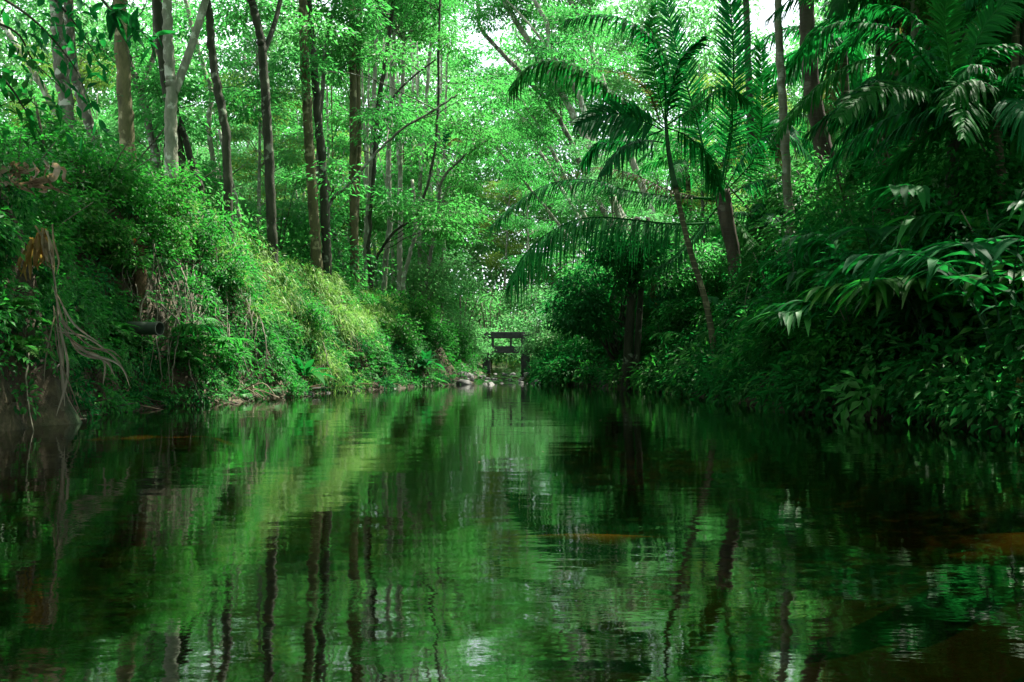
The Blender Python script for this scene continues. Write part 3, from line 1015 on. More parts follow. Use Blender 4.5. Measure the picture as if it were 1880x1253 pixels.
# ------------------------------------------------------------------ growth that clothes the banks
def clumps(mb, n, side, y0, y1, d0, d1, nl, rad, L, lean, mats, base=.1, ypow=1.0):
    """mounds of leaves: each mound one kind of leaf"""
    P, Nn, d = bank_pts(n, side, y0, y1, d0, d1, ypow)
    P[:, 2] = np.maximum(P[:, 2], level(P[:, 1]) + .04)
    keep = rng.uniform(0, 1, n) < np.clip(base + (P[:, 2] - level(P[:, 1])) * .8, .02, 1)
    P, Nn = P[keep], Nn[keep]
    for p, nn in zip(P, Nn):
        r = rng.uniform(*rad)
        m = rng.choice(len(mats), p=mats)
        k = int(nl * (r / rad[1]) ** 1.5 * rng.uniform(.6, 1.3)) + 6
        ax = nrm(nn * .7 + np.array(lean))
        dd = rvec(k)
        dd = nrm(dd + ax * 1.1)
        pos = p + ax * r * .25 + dd * r * rng.uniform(.55, 1.05, (k, 1)) * np.array([1, 1, .85])
        D_ = nrm(dd * .8 + rng.normal(size=(k, 3)) * .35 - np.array([0, 0, .55]))
        N_ = nrm(ax + np.array([0, 0, .8]) + rng.normal(size=(k, 3)) * .35)
        N_ = nrm(N_ - D_ * (N_ * D_).sum(-1, keepdims=True))
        l = rng.uniform(*L) * rng.uniform(.7, 1.2, k)
        mb.leaf4(pos, D_, N_, l, l * rng.uniform(.38, .55), .2, m)


mb = MB()
P, Nn, d = bank_pts(4200, -1, 9, 44, .1, 4.2)
keep = rng.uniform(0, 1, len(P)) < np.clip(.05 + (P[:, 2] - level(P[:, 1])) * .6, .02, 1)
keep &= wobble(P[:, 0] * 1.1, P[:, 1] * 1.1 + P[:, 2], 1.0, 3) > -.35
P, Nn = P[keep], Nn[keep]
out = nrm(Nn + np.array([.25, -.35, .1]))
Cn = P + Nn * rng.uniform(.0, .2, len(P))[:, None]
a, b, c, l, w = spray(Cn, out, 14, .24, .085, .042, flat=.6, hang=.45)
mb.leaf4(a, b, c, l, w)
clumps(mb, 1500, -1, 9, 44, .1, 4.4, 110, (.16, .55), (.055, .13), (.45, -.4, .15), [.45, .35, .2])
P, Nn, d = bank_pts(900, -1, 10, 40, .3, 3.2)
D_ = nrm(Nn * .8 + rng.normal(size=P.shape) * .5 + np.array([.2, -.2, .2]))
pinnate(mb, P, D_, up_perp(D_), rng.uniform(.35, .7, len(P)), 11, .12, .035, .5)
clumps(mb, 420, -1, 12.5, 36, .05, 1.1, 70, (.14, .34), (.06, .12), (.5, -.5, .0), [.35, .4, .25], .55)
P, Nn, d = bank_pts(420, -1, 11, 36, .15, 1.3)
D_ = nrm(Nn * .7 + rng.normal(size=P.shape) * .4 + np.array([.4, -.35, .1]))
pinnate(mb, P + Nn * .05, D_, up_perp(D_), rng.uniform(.35, .65, len(P)), 11, .13, .04, .7, 1)
tag(mb.build('bank_undergrowth', [M['shrub'], M['fern'], M['dark']]), 'tangle of small leaves and ferns clothing the steep bank on the left', kind='stuff')

mb = MB()
P, Nn, d = bank_pts(6000, 1, 10, 42, -.25, 6.5, 1.2)
P[:, 2] = np.maximum(P[:, 2], level(P[:, 1]) + .1)
keep = wobble(P[:, 0] * 1.1, P[:, 1] * 1.1 + P[:, 2], 1.0, 8) > -.25
P, Nn = P[keep], Nn[keep]
out = nrm(Nn + np.array([-.35, -.35, .1]))
Cn = P + Nn * rng.uniform(.02, .5, len(P))[:, None]
a, b, c, l, w = spray(Cn, out, 15, .32, .12, .058, flat=.6, hang=.4)
mb.leaf4(a, b, c, l, w)
clumps(mb, 1250, 1, 10.5, 42, -.35, 6.5, 105, (.2, .95), (.08, .27), (-.5, -.4, .2), [.72, .16, .12], .6, 1.3)
P, Nn, d = bank_pts(1100, 1, 11, 38, .2, 6.0)
D_ = nrm(Nn * .8 + rng.normal(size=P.shape) * .5 + np.array([-.2, -.2, .3]))
pinnate(mb, P + Nn * .3, D_, up_perp(D_), rng.uniform(.4, .9, len(P)), 12, .16, .045, .5)
tag(mb.build('bank_undergrowth', [M['dark'], M['shrub'], M['canopy']]), 'dark tangle of leaves clothing the shaded bank on the right', kind='stuff')

# low growth on the forest floor, both sides
mb = MB()
n = 9000
y = rng.uniform(24, 75, n)
x = rng.uniform(-1, 1, n) * (.56 * y + 3)
keep = (x < XL(y) - 1.5) | (x > XR(y) + 3.5)
x, y = x[keep], y[keep]
z = ground(x, y) + rng.uniform(0, 1, len(x)) ** 2 * 1.6
a, b, c, l, w = spray(np.stack([x, y, z], -1), rvec(len(x)), 16, .4, .15, .07, flat=.5)
mb.leaf4(a, b, c, l, w)
tag(mb.build('forest_undergrowth', M['canopy']), 'low green growth covering the forest floor between the trunks', kind='stuff')

# hanging light grass on the sunlit lip of the left bank
mb = MB()
pts = []
for (px, py, s_, cnt) in [(470, 450, 40, 80), (455, 500, 35, 60), (520, 500, 45, 90), (545, 540, 40, 70), (500, 560, 40, 50), (590, 520, 30, 50), (660, 560, 45, 110),
                          (690, 600, 35, 70), (620, 545, 40, 60), (640, 600, 30, 40), (720, 580, 30, 40), (440, 470, 30, 50), (575, 600, 40, 40), (610, 680, 40, 30), (340, 400, 50, 40)]:
    for k in range(cnt):
        pts.append(on_bank(px + rng.normal() * s_ * .6, py + rng.normal() * s_ * .5, 14, 45))
for k in range(70):
    y_ = rng.uniform(51, 61)
    x_ = rng.uniform(-1.6, 1.3)
    pts.append(np.array([x_, y_, max(float(ground(x_, y_)), float(level(y_)))]))
pts = np.array(pts)
Nn = gnormal(pts[:, 0], pts[:, 1])
rep = 40
P = np.repeat(pts, rep, 0) + rng.normal(size=(len(pts) * rep, 3)) * np.array([.10, .14, .08])
P = P + np.array([.06, -.2, .12])
D_ = nrm(np.repeat(Nn, rep, 0) * .5 + rng.normal(size=P.shape) * .45 + np.array([.1, -.15, .65]))
mb.blades(P, D_, up_perp(D_, .5), rng.uniform(.25, .65, len(P)), rng.uniform(.010, .02, len(P)), rng.uniform(.5, 1.1, len(P)), 3, np.array([.7, 1, .7, .08]))
tag(mb.build('hanging_grass', M['grass']), 'light yellow green grass hanging over the sunlit lip of the left bank', kind='stuff')

# sticks and dead leaves washed along the waterline
mb = MB()
P, Nn, d = bank_pts(1500, -1, 12, 40, -.05, .7)
D_ = nrm(rng.normal(size=P.shape) * np.array([1, 1, .25]))
mb.leaf4(P + Nn * .02, D_, up_perp(D_), rng.uniform(.06, .2, len(P)), rng.uniform(.02, .05, len(P)))
P, Nn, d = bank_pts(700, 1, 12, 38, -.05, .6)
D_ = nrm(rng.normal(size=P.shape) * np.array([1, 1, .25]))
mb.leaf4(P + Nn * .02, D_, up_perp(D_), rng.uniform(.06, .2, len(P)), rng.uniform(.02, .05, len(P)))
for k in range(150):
    P, Nn, d = bank_pts(1, -1, 15, 38, .0, .5)
    dd = nrm(np.array([rng.normal(), rng.normal() * .8, rng.normal() * .25]))
    mb.tube(catmull([P[0], P[0] + dd * .2 + rng.normal(size=3) * .03, P[0] + dd * rng.uniform(.3, .9)], 3) + np.array([0, 0, .05]), [.012] * 6 + [.004], 5)
tag(mb.build('bank_litter', M['litter_leaf']), 'dead leaves and broken twigs washed along the waterline', kind='stuff')


# ------------------------------------------------------------------ plants of one kind, copied
def shrub_mesh(Rr, H, ns, L, Wd, mat, nl=8):
    m_ = MB()
    lob = [[rng.normal() * Rr * .45, rng.normal() * Rr * .45, rng.uniform(.15, 1) * H * .8] for k in range(nl)]
    lobes_crown(m_, lob, np.full(nl, Rr * .55), ns, 16, Rr * .26, L, Wd, flat=.5, hang=.35)
    return m_.mesh('foliage', mat)


def stems_mesh(H, n, r, mat, spread=.5):
    m_ = MB()
    for k in range(n):
        d_ = rng.normal(size=2) * spread
        m_.tube(catmull([[0, 0, -.1], [d_[0] * .4, d_[1] * .4, H * .5], [d_[0], d_[1], H]], 4), np.linspace(r, r * .4, 9), 5)
    return m_.mesh('stem', mat)


def broad_mesh(n, L, Wd, mat, spread=1.0, droop=.5, el=(.2, 1.3)):
    m_ = MB()
    az = np.arange(n) * 2.4 + rng.normal(size=n) * .3
    e = np.linspace(el[0], el[1], n)
    D_ = np.stack([np.cos(az) * np.cos(e), np.sin(az) * np.cos(e), np.sin(e)], -1)
    P = D_ * .06 * np.array([1, 1, .3])
    N_ = np.array([0, 0, 1.]) - D_ * D_[:, 2:3]
    N_ = nrm(N_ + 1e-3)
    m_.blades(P, D_, N_, L * rng.uniform(.7, 1.1, n), Wd * rng.uniform(.8, 1.1, n), droop * rng.uniform(.5, 1.2, n), 7, np.array([.10, .45, .85, 1., .95, .75, .42, .03]), .16, smooth=True)
    return m_.mesh('foliage', mat)


def fern_mesh(n, L, mat):
    m_ = MB()
    az = np.arange(n) * 2.4
    e = rng.uniform(.2, 1.1, n)
    D_ = np.stack([np.cos(az) * np.cos(e), np.sin(az) * np.cos(e), np.sin(e)], -1)
    pinnate(m_, np.zeros((n, 3)), D_, up_perp(D_, .05), L * rng.uniform(.7, 1.1, n), 20, L * .2, L * .045, .6)
    return m_.mesh('foliage', mat)


def ginger_mesh(n, H, mat):
    """arching canes with long leaves in two rows"""
    m_, s_ = MB(), MB()
    for k in range(n):
        az = rng.uniform(0, 6.28)
        d_ = np.array([np.cos(az), np.sin(az), 0])
        path = catmull([np.array([0, 0, -.1]) + d_ * .05, d_ * H * .18 + np.array([0, 0, H * .5]), d_ * H * .5 + np.array([0, 0, H * .85]), d_ * H * .85 + np.array([0, 0, H * .86])], 5)
        s_.tube(path, np.linspace(.016, .005, len(path)), 5)
        T = nrm(np.gradient(path, axis=0))
        for q in range(5, len(path)):
            for sg in (-1, 1):
                sd = np.cross(T[q], [0, 0, 1.])
                sd = sd / max(np.linalg.norm(sd), 1e-6) * sg
                D_ = nrm(sd * .8 + T[q] * .7 + rng.normal(size=3) * .1)[None]
                m_.blades(path[q][None], D_, up_perp(D_, .15), rng.uniform(.45, .85), rng.uniform(.10, .16), rng.uniform(.25, .7), 5, np.array([.15, .8, 1, .85, .5, .04]), .12, smooth=True)
    return m_.mesh('foliage', mat), s_.mesh('stem', M['shaft'] if 'shaft' in M else M['palm_shaft'])


KIND = {
    'bushy_shrub': [(shrub_mesh(.8, 1.3, 150, .11, .055, M['shrub']), stems_mesh(1.1, 5, .02, M['vine'])) for k in range(3)],
    'dark_bush': [(shrub_mesh(.9, 1.4, 170, .14, .06, M['dark']), stems_mesh(1.2, 5, .02, M['vine'])) for k in range(2)],
    'tall_shrub': [(shrub_mesh(1.3, 2.8, 260, .13, .06, M['canopy']), stems_mesh(2.4, 6, .03, M['vine'], .7)) for k in range(3)],
    'pale_shrub': [(shrub_mesh(1.3, 2.8, 260, .13, .06, M['canopy_pale']), stems_mesh(2.4, 6, .03, M['vine'], .7)) for k in range(2)],
    'shade_shrub': [(shrub_mesh(1.5, 3.4, 300, .17, .075, M['dark']), stems_mesh(3.0, 6, .03, M['vine'], .7)), (shrub_mesh(1.3, 3.0, 260, .15, .07, M['canopy']), stems_mesh(2.7, 6, .03, M['vine'], .7))],
    'fern_clump': [(fern_mesh(15, .75, M['fern']),) for k in range(2)],
    'broadleaf_plant': [(broad_mesh(15, .75, .20, M['dark']),)],
    'taro_plant': [(broad_mesh(9, .8, .34, M['dark'], droop=.75, el=(.5, 1.3)),)],
    'ginger_plant': [ginger_mesh(6, 1.9, M['dark']), ginger_mesh(5, 1.5, M['shrub'])],
}
first = {}


def plant(kind, p, label, group, v=0, sc=1.0, cat=None, rz=None):
    v = v % len(KIND[kind])
    key = (kind, v)
    if key not in first:
        o = empty(kind, p)
        for me in KIND[kind][v]:
            part(me.name.split('.')[0], me, o)
        first[key] = o
    else:
        o = copy_tree(first[key])
    o.location = Vector([float(q) for q in p])
    o.rotation_euler = (0, 0, rng.uniform(0, 6.28) if rz is None else rz)
    o.scale = (sc, sc, sc)
    tag(o, label, cat or {'fern_clump': 'fern', 'bushy_shrub': 'shrub', 'dark_bush': 'bush', 'tall_shrub': 'shrub', 'shade_shrub': 'shrub', 'pale_shrub': 'shrub'}.get(kind, 'plant'), group)
    return o


plant('broadleaf_plant', on_bank(552, 690) + np.array([.2, -.5, 0]), 'dark rosette of broad paddle leaves low on the left bank', None, sc=1.25, rz=.6)
plant('broadleaf_plant', on_bank(772, 672) + np.array([.2, -.4, 0]), 'spiky rosette with pale upright leaves near the left end of the rapids', None, sc=1.2, rz=2.0)
for k, (px, py, s, where) in enumerate([(22, 585, 1.0, 'hanging at the far left edge beside the dead fronds'), (35, 640, .8, 'lowest at the left edge over bare clay'), (120, 600, .7, 'behind the hanging dead fronds'),
                                        (205, 610, .9, 'between the dead fronds and the pipe'), (250, 640, .8, 'just below the pipe'), (330, 660, .9, 'right of and below the pipe'),
                                        (360, 620, .8, 'over the dangling roots right of the pipe'), (420, 650, .9, 'left of the paddle leaved rosette'), (640, 660, .9, 'right of the paddle leaved rosette'),
                                        (700, 670, .8, 'close to the waterline before the spiky rosette'), (1290, 560, 1.1, 'behind the curved palm trunk'), (1420, 600, 1.2, 'on the shaded bank right of the curved palm trunk'),
                                        (1530, 640, 1.1, 'low on the dark bank above the floating bottle'), (1380, 660, .9, 'at the foot of the curved palm trunk')]):
    plant('fern_clump', on_bank(px, py) + np.array([.15 if px < 940 else -.1, -.35, 0]), f'green fern clump {where}', 'ferns on the banks', k, s)
for k, (px, py, s, where) in enumerate([(250, 420, .9, 'around the small red flower'), (300, 400, 1.0, 'under the big pale fork'), (180, 380, 1.1, 'below the thick mossy trunk'), (90, 330, 1.1, 'beside the pale dead leaf heap'),
                                        (30, 380, 1.0, 'at the left edge above the yellow leaf'), (140, 460, 1.0, 'right of the yellow leaf'), (220, 510, .9, 'left of the rotten stump'), (350, 470, .9, 'at the head of the dangling roots'),
                                        (400, 540, .9, 'under the bright grass lip'), (560, 620, .8, 'above the paddle leaved rosette'), (720, 640, .9, 'over the spiky rosette'), (790, 640, 1.0, 'beside the stony rapids on the left'),
                                        (830, 660, 1.0, 'last before the left end of the bridge'), (1050, 650, 1.0, 'right of the bridge above the straw tuft'), (1010, 650, 1.0, 'against the right bridge pier'), (1100, 660, .9, 'behind the straw tuft'),
                                        (640, 560, .7, 'at the foot of the mossy double stem'), (60, 470, .9, 'behind the yellow leaf'), (290, 480, .8, 'right of the red flower'), (760, 600, 1.1, 'on the bank above the spiky rosette')]):
    plant('bushy_shrub', on_bank(px, py), f'small leaved green shrub {where}', 'shrubs on the banks', k, s)
for k, (px, py, s, where) in enumerate([(1110, 600, 1.5, 'big and low beside the vine wrapped trunk'), (1070, 570, 1.4, 'nearest the bridge'), (1180, 620, 1.3, 'right of the vine wrapped trunk'), (1240, 600, 1.2, 'left of the curved palm trunk'),
                                        (1330, 560, 1.2, 'under the big palm base'), (1400, 540, 1.1, 'before the tall ringed trunk'), (1480, 560, 1.2, 'right of the tall ringed trunk'), (1560, 520, 1.2, 'at the foot of the leaning dark palm'),
                                        (1640, 500, 1.2, 'under the upright banana leaf'), (1480, 660, 1.1, 'low over the water at the bank bend'), (1580, 690, 1.0, 'over the floating bottle'), (1720, 600, 1.2, 'among the arching canes'),
                                        (1800, 420, 1.3, 'top right of the dark bank'), (1840, 560, 1.2, 'at the right edge behind the long leaves'), (1700, 450, 1.1, 'beside the smooth pale trunk'), (1220, 660, .9, 'above the white litter')]):
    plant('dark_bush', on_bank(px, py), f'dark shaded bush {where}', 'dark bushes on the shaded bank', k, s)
for k, (px, py, s, where) in enumerate([(1850, 720, 1.15, 'nearest, its canes crossing at the water on the right edge'), (1790, 690, 1.1, 'left of the crossing canes'), (1720, 720, 1.0, 'just behind the floating bottle'), (1660, 670, 1.0, 'above the floating bottle'),
                                        (1600, 720, .9, 'bending to the water left of the bottle'), (1530, 700, .9, 'at the bend of the dark bank'), (1470, 710, .8, 'dipping at the dark waterline'), (1860, 560, 1.1, 'with long leaves at the right edge'),
                                        (1780, 560, 1.1, 'under the long drooping leaves'), (1690, 560, 1.0, 'under the upright banana leaf'), (1610, 600, 1.0, 'in the middle of the dark bank'), (1560, 610, .9, 'right of the low fern'),
                                        (1350, 640, .8, 'beside the curved palm foot'), (1430, 650, .9, 'between palm foot and bank bend'), (1290, 690, .7, 'over the white litter'), (380, 690, .6, 'hanging over the fallen stick'),
                                        (300, 690, .6, 'low under the pipe'), (1830, 470, 1.1, 'high at the right edge'), (1500, 590, .9, 'below the tall ringed trunk'), (1740, 640, 1.0, 'mid slope among the canes')]):
    plant('ginger_plant', on_bank(px, py), f'long leaved arching cane plant {where}', 'cane plants on the banks', k, s)
for k, (px, py, s, where) in enumerate([(1545, 600, .9, 'in the middle of the dark bank'), (1600, 650, .8, 'over the water above the bottle'), (1700, 660, .9, 'among the crossing canes'), (1640, 560, 1.0, 'mid slope under the pale trunk'), (1500, 520, .8, 'below the tall ringed trunk'), (1390, 600, .8, 'right of the curved palm foot'), (1560, 470, .9, 'below the leaning dark palm'), (1800, 600, 1.0, 'behind the long drooping leaves at mid height'), (1340, 690, .7, 'at the dark waterline right of the curved palm'), (1470, 680, .7, 'low at the bank bend'), (1665, 480, 1.2, 'with one upright leaf on the dark slope'), (1720, 400, .9, 'beneath the fan shaped palm leaves'), (1440, 610, .8, 'in shade below the ringed trunk'), (1760, 500, 1.0, 'behind the long drooping leaves'), (1850, 640, .9, 'at the right edge low over the water')]):
    plant('taro_plant', on_bank(px, py), f'broad leaved plant {where}', 'broad leaved plants on the shaded bank', k, s)

for k, (px, D, s, where) in enumerate([(1880, 17, 1.0, 'at the right edge below the corner palm'), (1790, 19, 1.0, 'behind the fan palm trunk'), (1700, 20, 1.05, 'before the smooth pale trunk'), (1610, 21, .7, 'left of the smooth pale trunk'), (1530, 24, .6, 'low, at the foot of the leaning dark palm'), (1490, 26, .5, 'low, right of the tall ringed trunk'),
                                        (1400, 28, .6, 'low, left of the tall ringed trunk'), (1850, 23, 1.5, 'tall, filling the upper right corner'), (1740, 27, 1.5, 'tall, behind the fan leaves'), (1110, 37, 1.2, 'behind the black leaved tree'), (1310, 30, .7, 'before the big palm base')]):
    x = (px - 940) / F * D
    plant('shade_shrub', (x, D, float(ground(x, D)) - .1), f'high shaded shrub {where}', 'high shrubs of the right bank', k, s)

for k, (px, D, s, where) in enumerate([(1640, 34, 1.2, 'between pale trunk and thin dark pole'), (1580, 37, 1.2, 'behind the leaning dark palm'), (1495, 36, .9, 'behind the tall ringed trunk'), (1430, 40, 1.2, 'far left of the ringed trunk'), (1370, 36, .9, 'behind the big palm base'), (1260, 37, 1.1, 'behind the curved palm trunk'),
                                        (1540, 32, .6, 'low, under the leaning dark palm'), (1470, 31, .5, 'low, at the foot of the ringed trunk'), (1330, 33, .6, 'low, at the big palm base'), (1200, 38, 1.1, 'behind the vine wrapped trunk'), (1600, 29, .6, 'low, near the thin dark pole')]):
    x = (px - 940) / F * D
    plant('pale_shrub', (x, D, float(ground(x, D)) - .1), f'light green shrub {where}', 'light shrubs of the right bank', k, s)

# tall shrubs between the trunks and over the end of the stream
spots = []
tries = 0
while len(spots) < 60 and tries < 4000:
    tries += 1
    y = rng.uniform(27, 62)
    x = rng.uniform(-.55 * y, .55 * y)
    if XL(y) - 1.2 < x < XR(y) + 1.8 or (x < 0 and y < 33 and x > XL(y) - 4) or (620 < 940 + x / y * F < 830 and y < 48):
        continue
    if all((x - a) ** 2 + (y - b) ** 2 > 4.5 for a, b in spots):
        spots.append((x, y))
spots.sort(key=lambda q: q[1])
seen = {}
for k, (x, y) in enumerate(spots):
    reg = region(940 + x / y * F)
    nth = seen.get(reg, 0)
    seen[reg] = nth + 1
    plant('tall_shrub', (x, y, float(ground(x, y))), f'tall leafy shrub on the forest floor near {reg}, {ORD[min(nth, 19)]}', 'tall shrubs under the forest', k, rng.uniform(.8, 1.5))
for k, (px, py, D, s, where) in enumerate([(866, 645, 44.6, .75, 'small, hiding the left end of the bridge'), (1003, 650, 44.3, .6, 'small, against the right bridge pier'), (985, 600, 45, .6, 'small, drooping over the right end of the bridge rail'), (765, 640, 40, 1.1, 'overhanging the left side of the rapids'), (846, 640, 44, 1.1, 'covering the left end of the bridge'), (800, 590, 47, 1.4, 'above the left end of the bridge'), (900, 590, 50, 1.5, 'behind the bridge on the left'),
                                           (1000, 590, 52, 1.5, 'behind the bridge on the right'), (1028, 630, 44, 1.0, 'over the right end of the bridge'), (940, 560, 56, 1.8, 'closing the stream beyond the bridge'), (1070, 560, 47, 1.6, 'right of the bridge under the hanging frond'), (770, 590, 42, 1.3, 'left bank before the rapids')]):
    q = W(px, py, D)
    q[2] = max(float(ground(q[0], q[1])) - .2, q[2] - 1.9 * s)
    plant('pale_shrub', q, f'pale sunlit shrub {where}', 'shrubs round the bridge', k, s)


# ------------------------------------------------------------------ palms
def frond(mb, path, n, lL, lW, hang=.5, up=(0, 0, 1), t0=.14, ang=.55, r0=.022, lift=.15, prof=None, mi=0, miR=None, split=1.0):
    n = int(n * 1.3)
    lW = lW * 1.15
    path = catmull(path, 8)
    seg = np.linalg.norm(np.diff(path, axis=0), axis=1)
    s = np.concatenate([[0], np.cumsum(seg)]) / seg.sum()
    mb.tube(path, np.linspace(r0, .004, len(path)), 5, mi if miR is None else miR, cap=False)
    t = np.linspace(t0, .995, n)
    t = np.clip(t + rng.normal(size=n) * .25 / n, t0, .995)
    P = np.stack([np.interp(t, s, path[:, k]) for k in range(3)], -1)
    Tg = nrm(np.gradient(path, axis=0))
    T = nrm(np.stack([np.interp(t, s, Tg[:, k]) for k in range(3)], -1))
    up = np.asarray(up, float)
    Sd = np.cross(T, up)
    Sd = nrm(Sd + 1e-5)
    Un = nrm(np.cross(Sd, T))
    tt = (t - t0) / (1 - t0)
    Ls = lL * (.42 + .58 * np.sin(np.pi * np.clip(tt * .86 + .1, 0, 1)) ** .8) * (1 - .35 * tt ** 3)
    for sg in (-1, 1):
        a_ = ang + .5 * tt[:, None] + rng.normal(size=(n, 1)) * .07
        D_ = nrm(Sd * sg * np.cos(a_) + T * np.sin(a_) + Un * (lift + rng.normal(size=(n, 1)) * .09))
        N_ = nrm(Un - D_ * (Un * D_).sum(-1, keepdims=True))
        mb.blades(P, D_, N_, Ls * rng.uniform(.78, 1.1, n) * np.where(rng.uniform(size=n) < .05, .35, 1), lW * rng.uniform(.8, 1.1, n), hang * rng.uniform(.7, 1.25, n), 4, np.array([.45, 1, .9, .6, .05]), .12, mi, power=1.7)


def px_palm(name, label, trunk_px, D, w0, w1, bark, fronds, shaft=None, cat='palm', group=None, extra=0, exL=2.2, lp=(30, .5, .035, .5)):
    P = [W(px, py, D) for px, py in trunk_px]
    gz = float(ground(P[0][0], P[0][1])) - .2
    if P[0][2] > gz:
        P = [np.array([P[0][0] + (P[0][0] - P[1][0]) * .25, P[0][1], gz])] + P
    base = P[0].copy()
    o = tag(empty(name, base), label, cat, group)
    mb = MB()
    path = catmull(P, 8)
    rad = np.linspace(w0, w1, len(path)) * .5 * D / F
    rad[:3] *= np.array([1.3, 1.15, 1.05])
    mb.tube(path - base, rad, 12)
    mb.build('trunk', bark, o)
    if shaft:
        mb = MB()
        Q = catmull([W(px, py, D - .02) for px, py in shaft], 6)
        mb.tube(Q - base, np.linspace(w1 * 1.25, w1 * .7, len(Q)) * .5 * D / F, 12)
        mb.build('crown_shaft', M['palm_shaft'], o)
    for f in fronds:
        pts = f['p']
        dz = f.get('d', 0)
        path = [W(px, py, D + dz * (k / (len(pts) - 1)) ** 1.2) - base for k, (px, py) in enumerate(pts)]
        mb = MB()
        frond(mb, path, f.get('n', 40), f.get('L', .55), f.get('w', .035), f.get('h', .5), f.get('up', (0, 0, 1)), f.get('t0', .14), f.get('a', .55), f.get('r', .022), f.get('lift', .15))
        x = mb.build('frond', M[f.get('m', 'palm')], o)
        if f.get('lab'):
            x['label'] = f['lab']
    top = (path[0] if fronds else P[-1] - base)
    for k in range(extra):
        az = k * 2.4 + rng.normal() * .3
        el = rng.uniform(.1, 1.2)
        d_ = np.array([np.cos(az), np.sin(az), 0])
        L_ = exL * rng.uniform(.8, 1.1)
        pth = [top + (d_ * np.cos(el) * u + np.array([0, 0, 1]) * (np.sin(el) * u - .75 * u * u)) * L_ for u in (0, .25, .5, .75, 1)]
        mb = MB()
        frond(mb, pth, lp[0], lp[1], lp[2], lp[3])
        mb.build('frond', M['palm'], o)
    return o


FC = (0, -1, .15)   # frond faces the stream
px_palm('curved_palm', 'slim curved palm with a ringed trunk and green shaft leaning from the right waterline', [(1312, 650), (1297, 560), (1270, 470), (1252, 400), (1240, 340)], 25, 13, 9, M['palm_trunk'], [
    dict(p=[(1222, 225), (1218, 130), (1185, 60), (1115, 28), (1040, 36)], d=-1.2, n=50, L=.75, h=1.0, w=.06),
    dict(p=[(1218, 235), (1175, 200), (1120, 165), (1068, 127), (1017, 112), (970, 122), (938, 160)], d=-1.5, n=52, L=.85, h=1.2, w=.07),
    dict(p=[(1218, 240), (1180, 222), (1120, 208), (1060, 225)], d=-1.5, n=28, L=.95, h=.35, up=FC, w=.09, a=.7),
    dict(p=[(1222, 230), (1232, 170), (1250, 110), (1292, 68)], d=-1.6, n=26, L=.85, h=.45, up=(.5, -.8, .2), w=.10, a=.95),
    dict(p=[(1218, 262), (1180, 258), (1140, 272), (1105, 315)], d=-1.0, n=32, L=.65, h=1.0, w=.06),
    dict(p=[(1225, 230), (1285, 190), (1330, 160), (1372, 185)], d=1.2, n=40, L=.75, h=1.0, w=.055),
    dict(p=[(1222, 230), (1205, 150), (1195, 80), (1200, 10)], d=1.0, n=48, L=.8, h=.4, up=FC, w=.05),
    dict(p=[(1225, 235), (1260, 250), (1300, 290), (1320, 350)], d=.8, n=36, L=.7, h=1.0, w=.05),
    dict(p=[(1212, 225), (1190, 170), (1150, 138), (1100, 130)], d=-.8, n=22, L=.3, h=.3, m='palm_old', lab='dry brown stalk and old leaf'),
    dict(p=[(1215, 240), (1160, 260), (1100, 262), (1070, 300)], d=.9, n=36, L=.7, h=1.0, w=.05),
], shaft=[(1240, 345), (1229, 290), (1222, 225)])
px_palm('big_palm', 'big palm with huge long fronds, one upright and two sweeping left over the stream', [(1348, 480), (1337, 420), (1325, 350)], 29, 22, 30, M['coconut'], [
    dict(p=[(1322, 350), (1342, 230), (1347, 120), (1340, 0), (1330, -80)], d=-.5, n=72, L=1.05, h=.12, up=FC, w=.05, r=.045, lab='huge upright frond'),
    dict(p=[(1312, 350), (1278, 220), (1240, 80), (1215, -30)], d=.5, n=64, L=1.0, h=.2, up=FC, w=.05, r=.04),
    dict(p=[(1312, 365), (1235, 362), (1150, 350), (1085, 330), (1010, 338), (950, 372), (902, 415)], d=-2.5, n=80, L=.9, h=.85, w=.05, r=.04, lab='long frond sweeping left over the stream'),
    dict(p=[(1312, 410), (1240, 412), (1170, 405), (1090, 399), (1030, 415), (975, 455), (938, 520)], d=-3.0, n=86, L=1.35, h=1.1, w=.05, r=.04, lift=0, lab='lowest drooping frond with long hanging leaflets'),
    dict(p=[(1312, 370), (1230, 350), (1160, 320), (1090, 308), (1030, 325)], d=-1.0, n=50, L=.6, h=.9, m='palm_old', r=.03, lab='old browning frond'),
    dict(p=[(1330, 350), (1380, 270), (1440, 245), (1500, 300)], d=-1.0, n=56, L=.9, h=.8, w=.05),
    dict(p=[(1328, 350), (1345, 220), (1325, 165), (1285, 170), (1262, 230)], d=-1.2, n=50, L=.6, h=.9, w=.035),
    dict(p=[(1330, 355), (1390, 280), (1400, 180), (1395, 80)], d=1.0, n=60, L=.95, h=.25, up=FC, w=.05),
    dict(p=[(1335, 360), (1400, 330), (1450, 350), (1480, 420)], d=-1.4, n=50, L=.8, h=.9, w=.05),
    dict(p=[(1315, 355), (1260, 270), (1180, 240), (1100, 260)], d=1.2, n=56, L=.9, h=.8, w=.05),
    dict(p=[(1318, 380), (1270, 440), (1230, 480), (1180, 500)], d=-1.2, n=44, L=.7, h=.7, w=.05),
    dict(p=[(1335, 380), (1370, 430), (1380, 470), (1360, 520)], d=-1.6, n=44, L=.7, h=.8, w=.05),
], shaft=None)
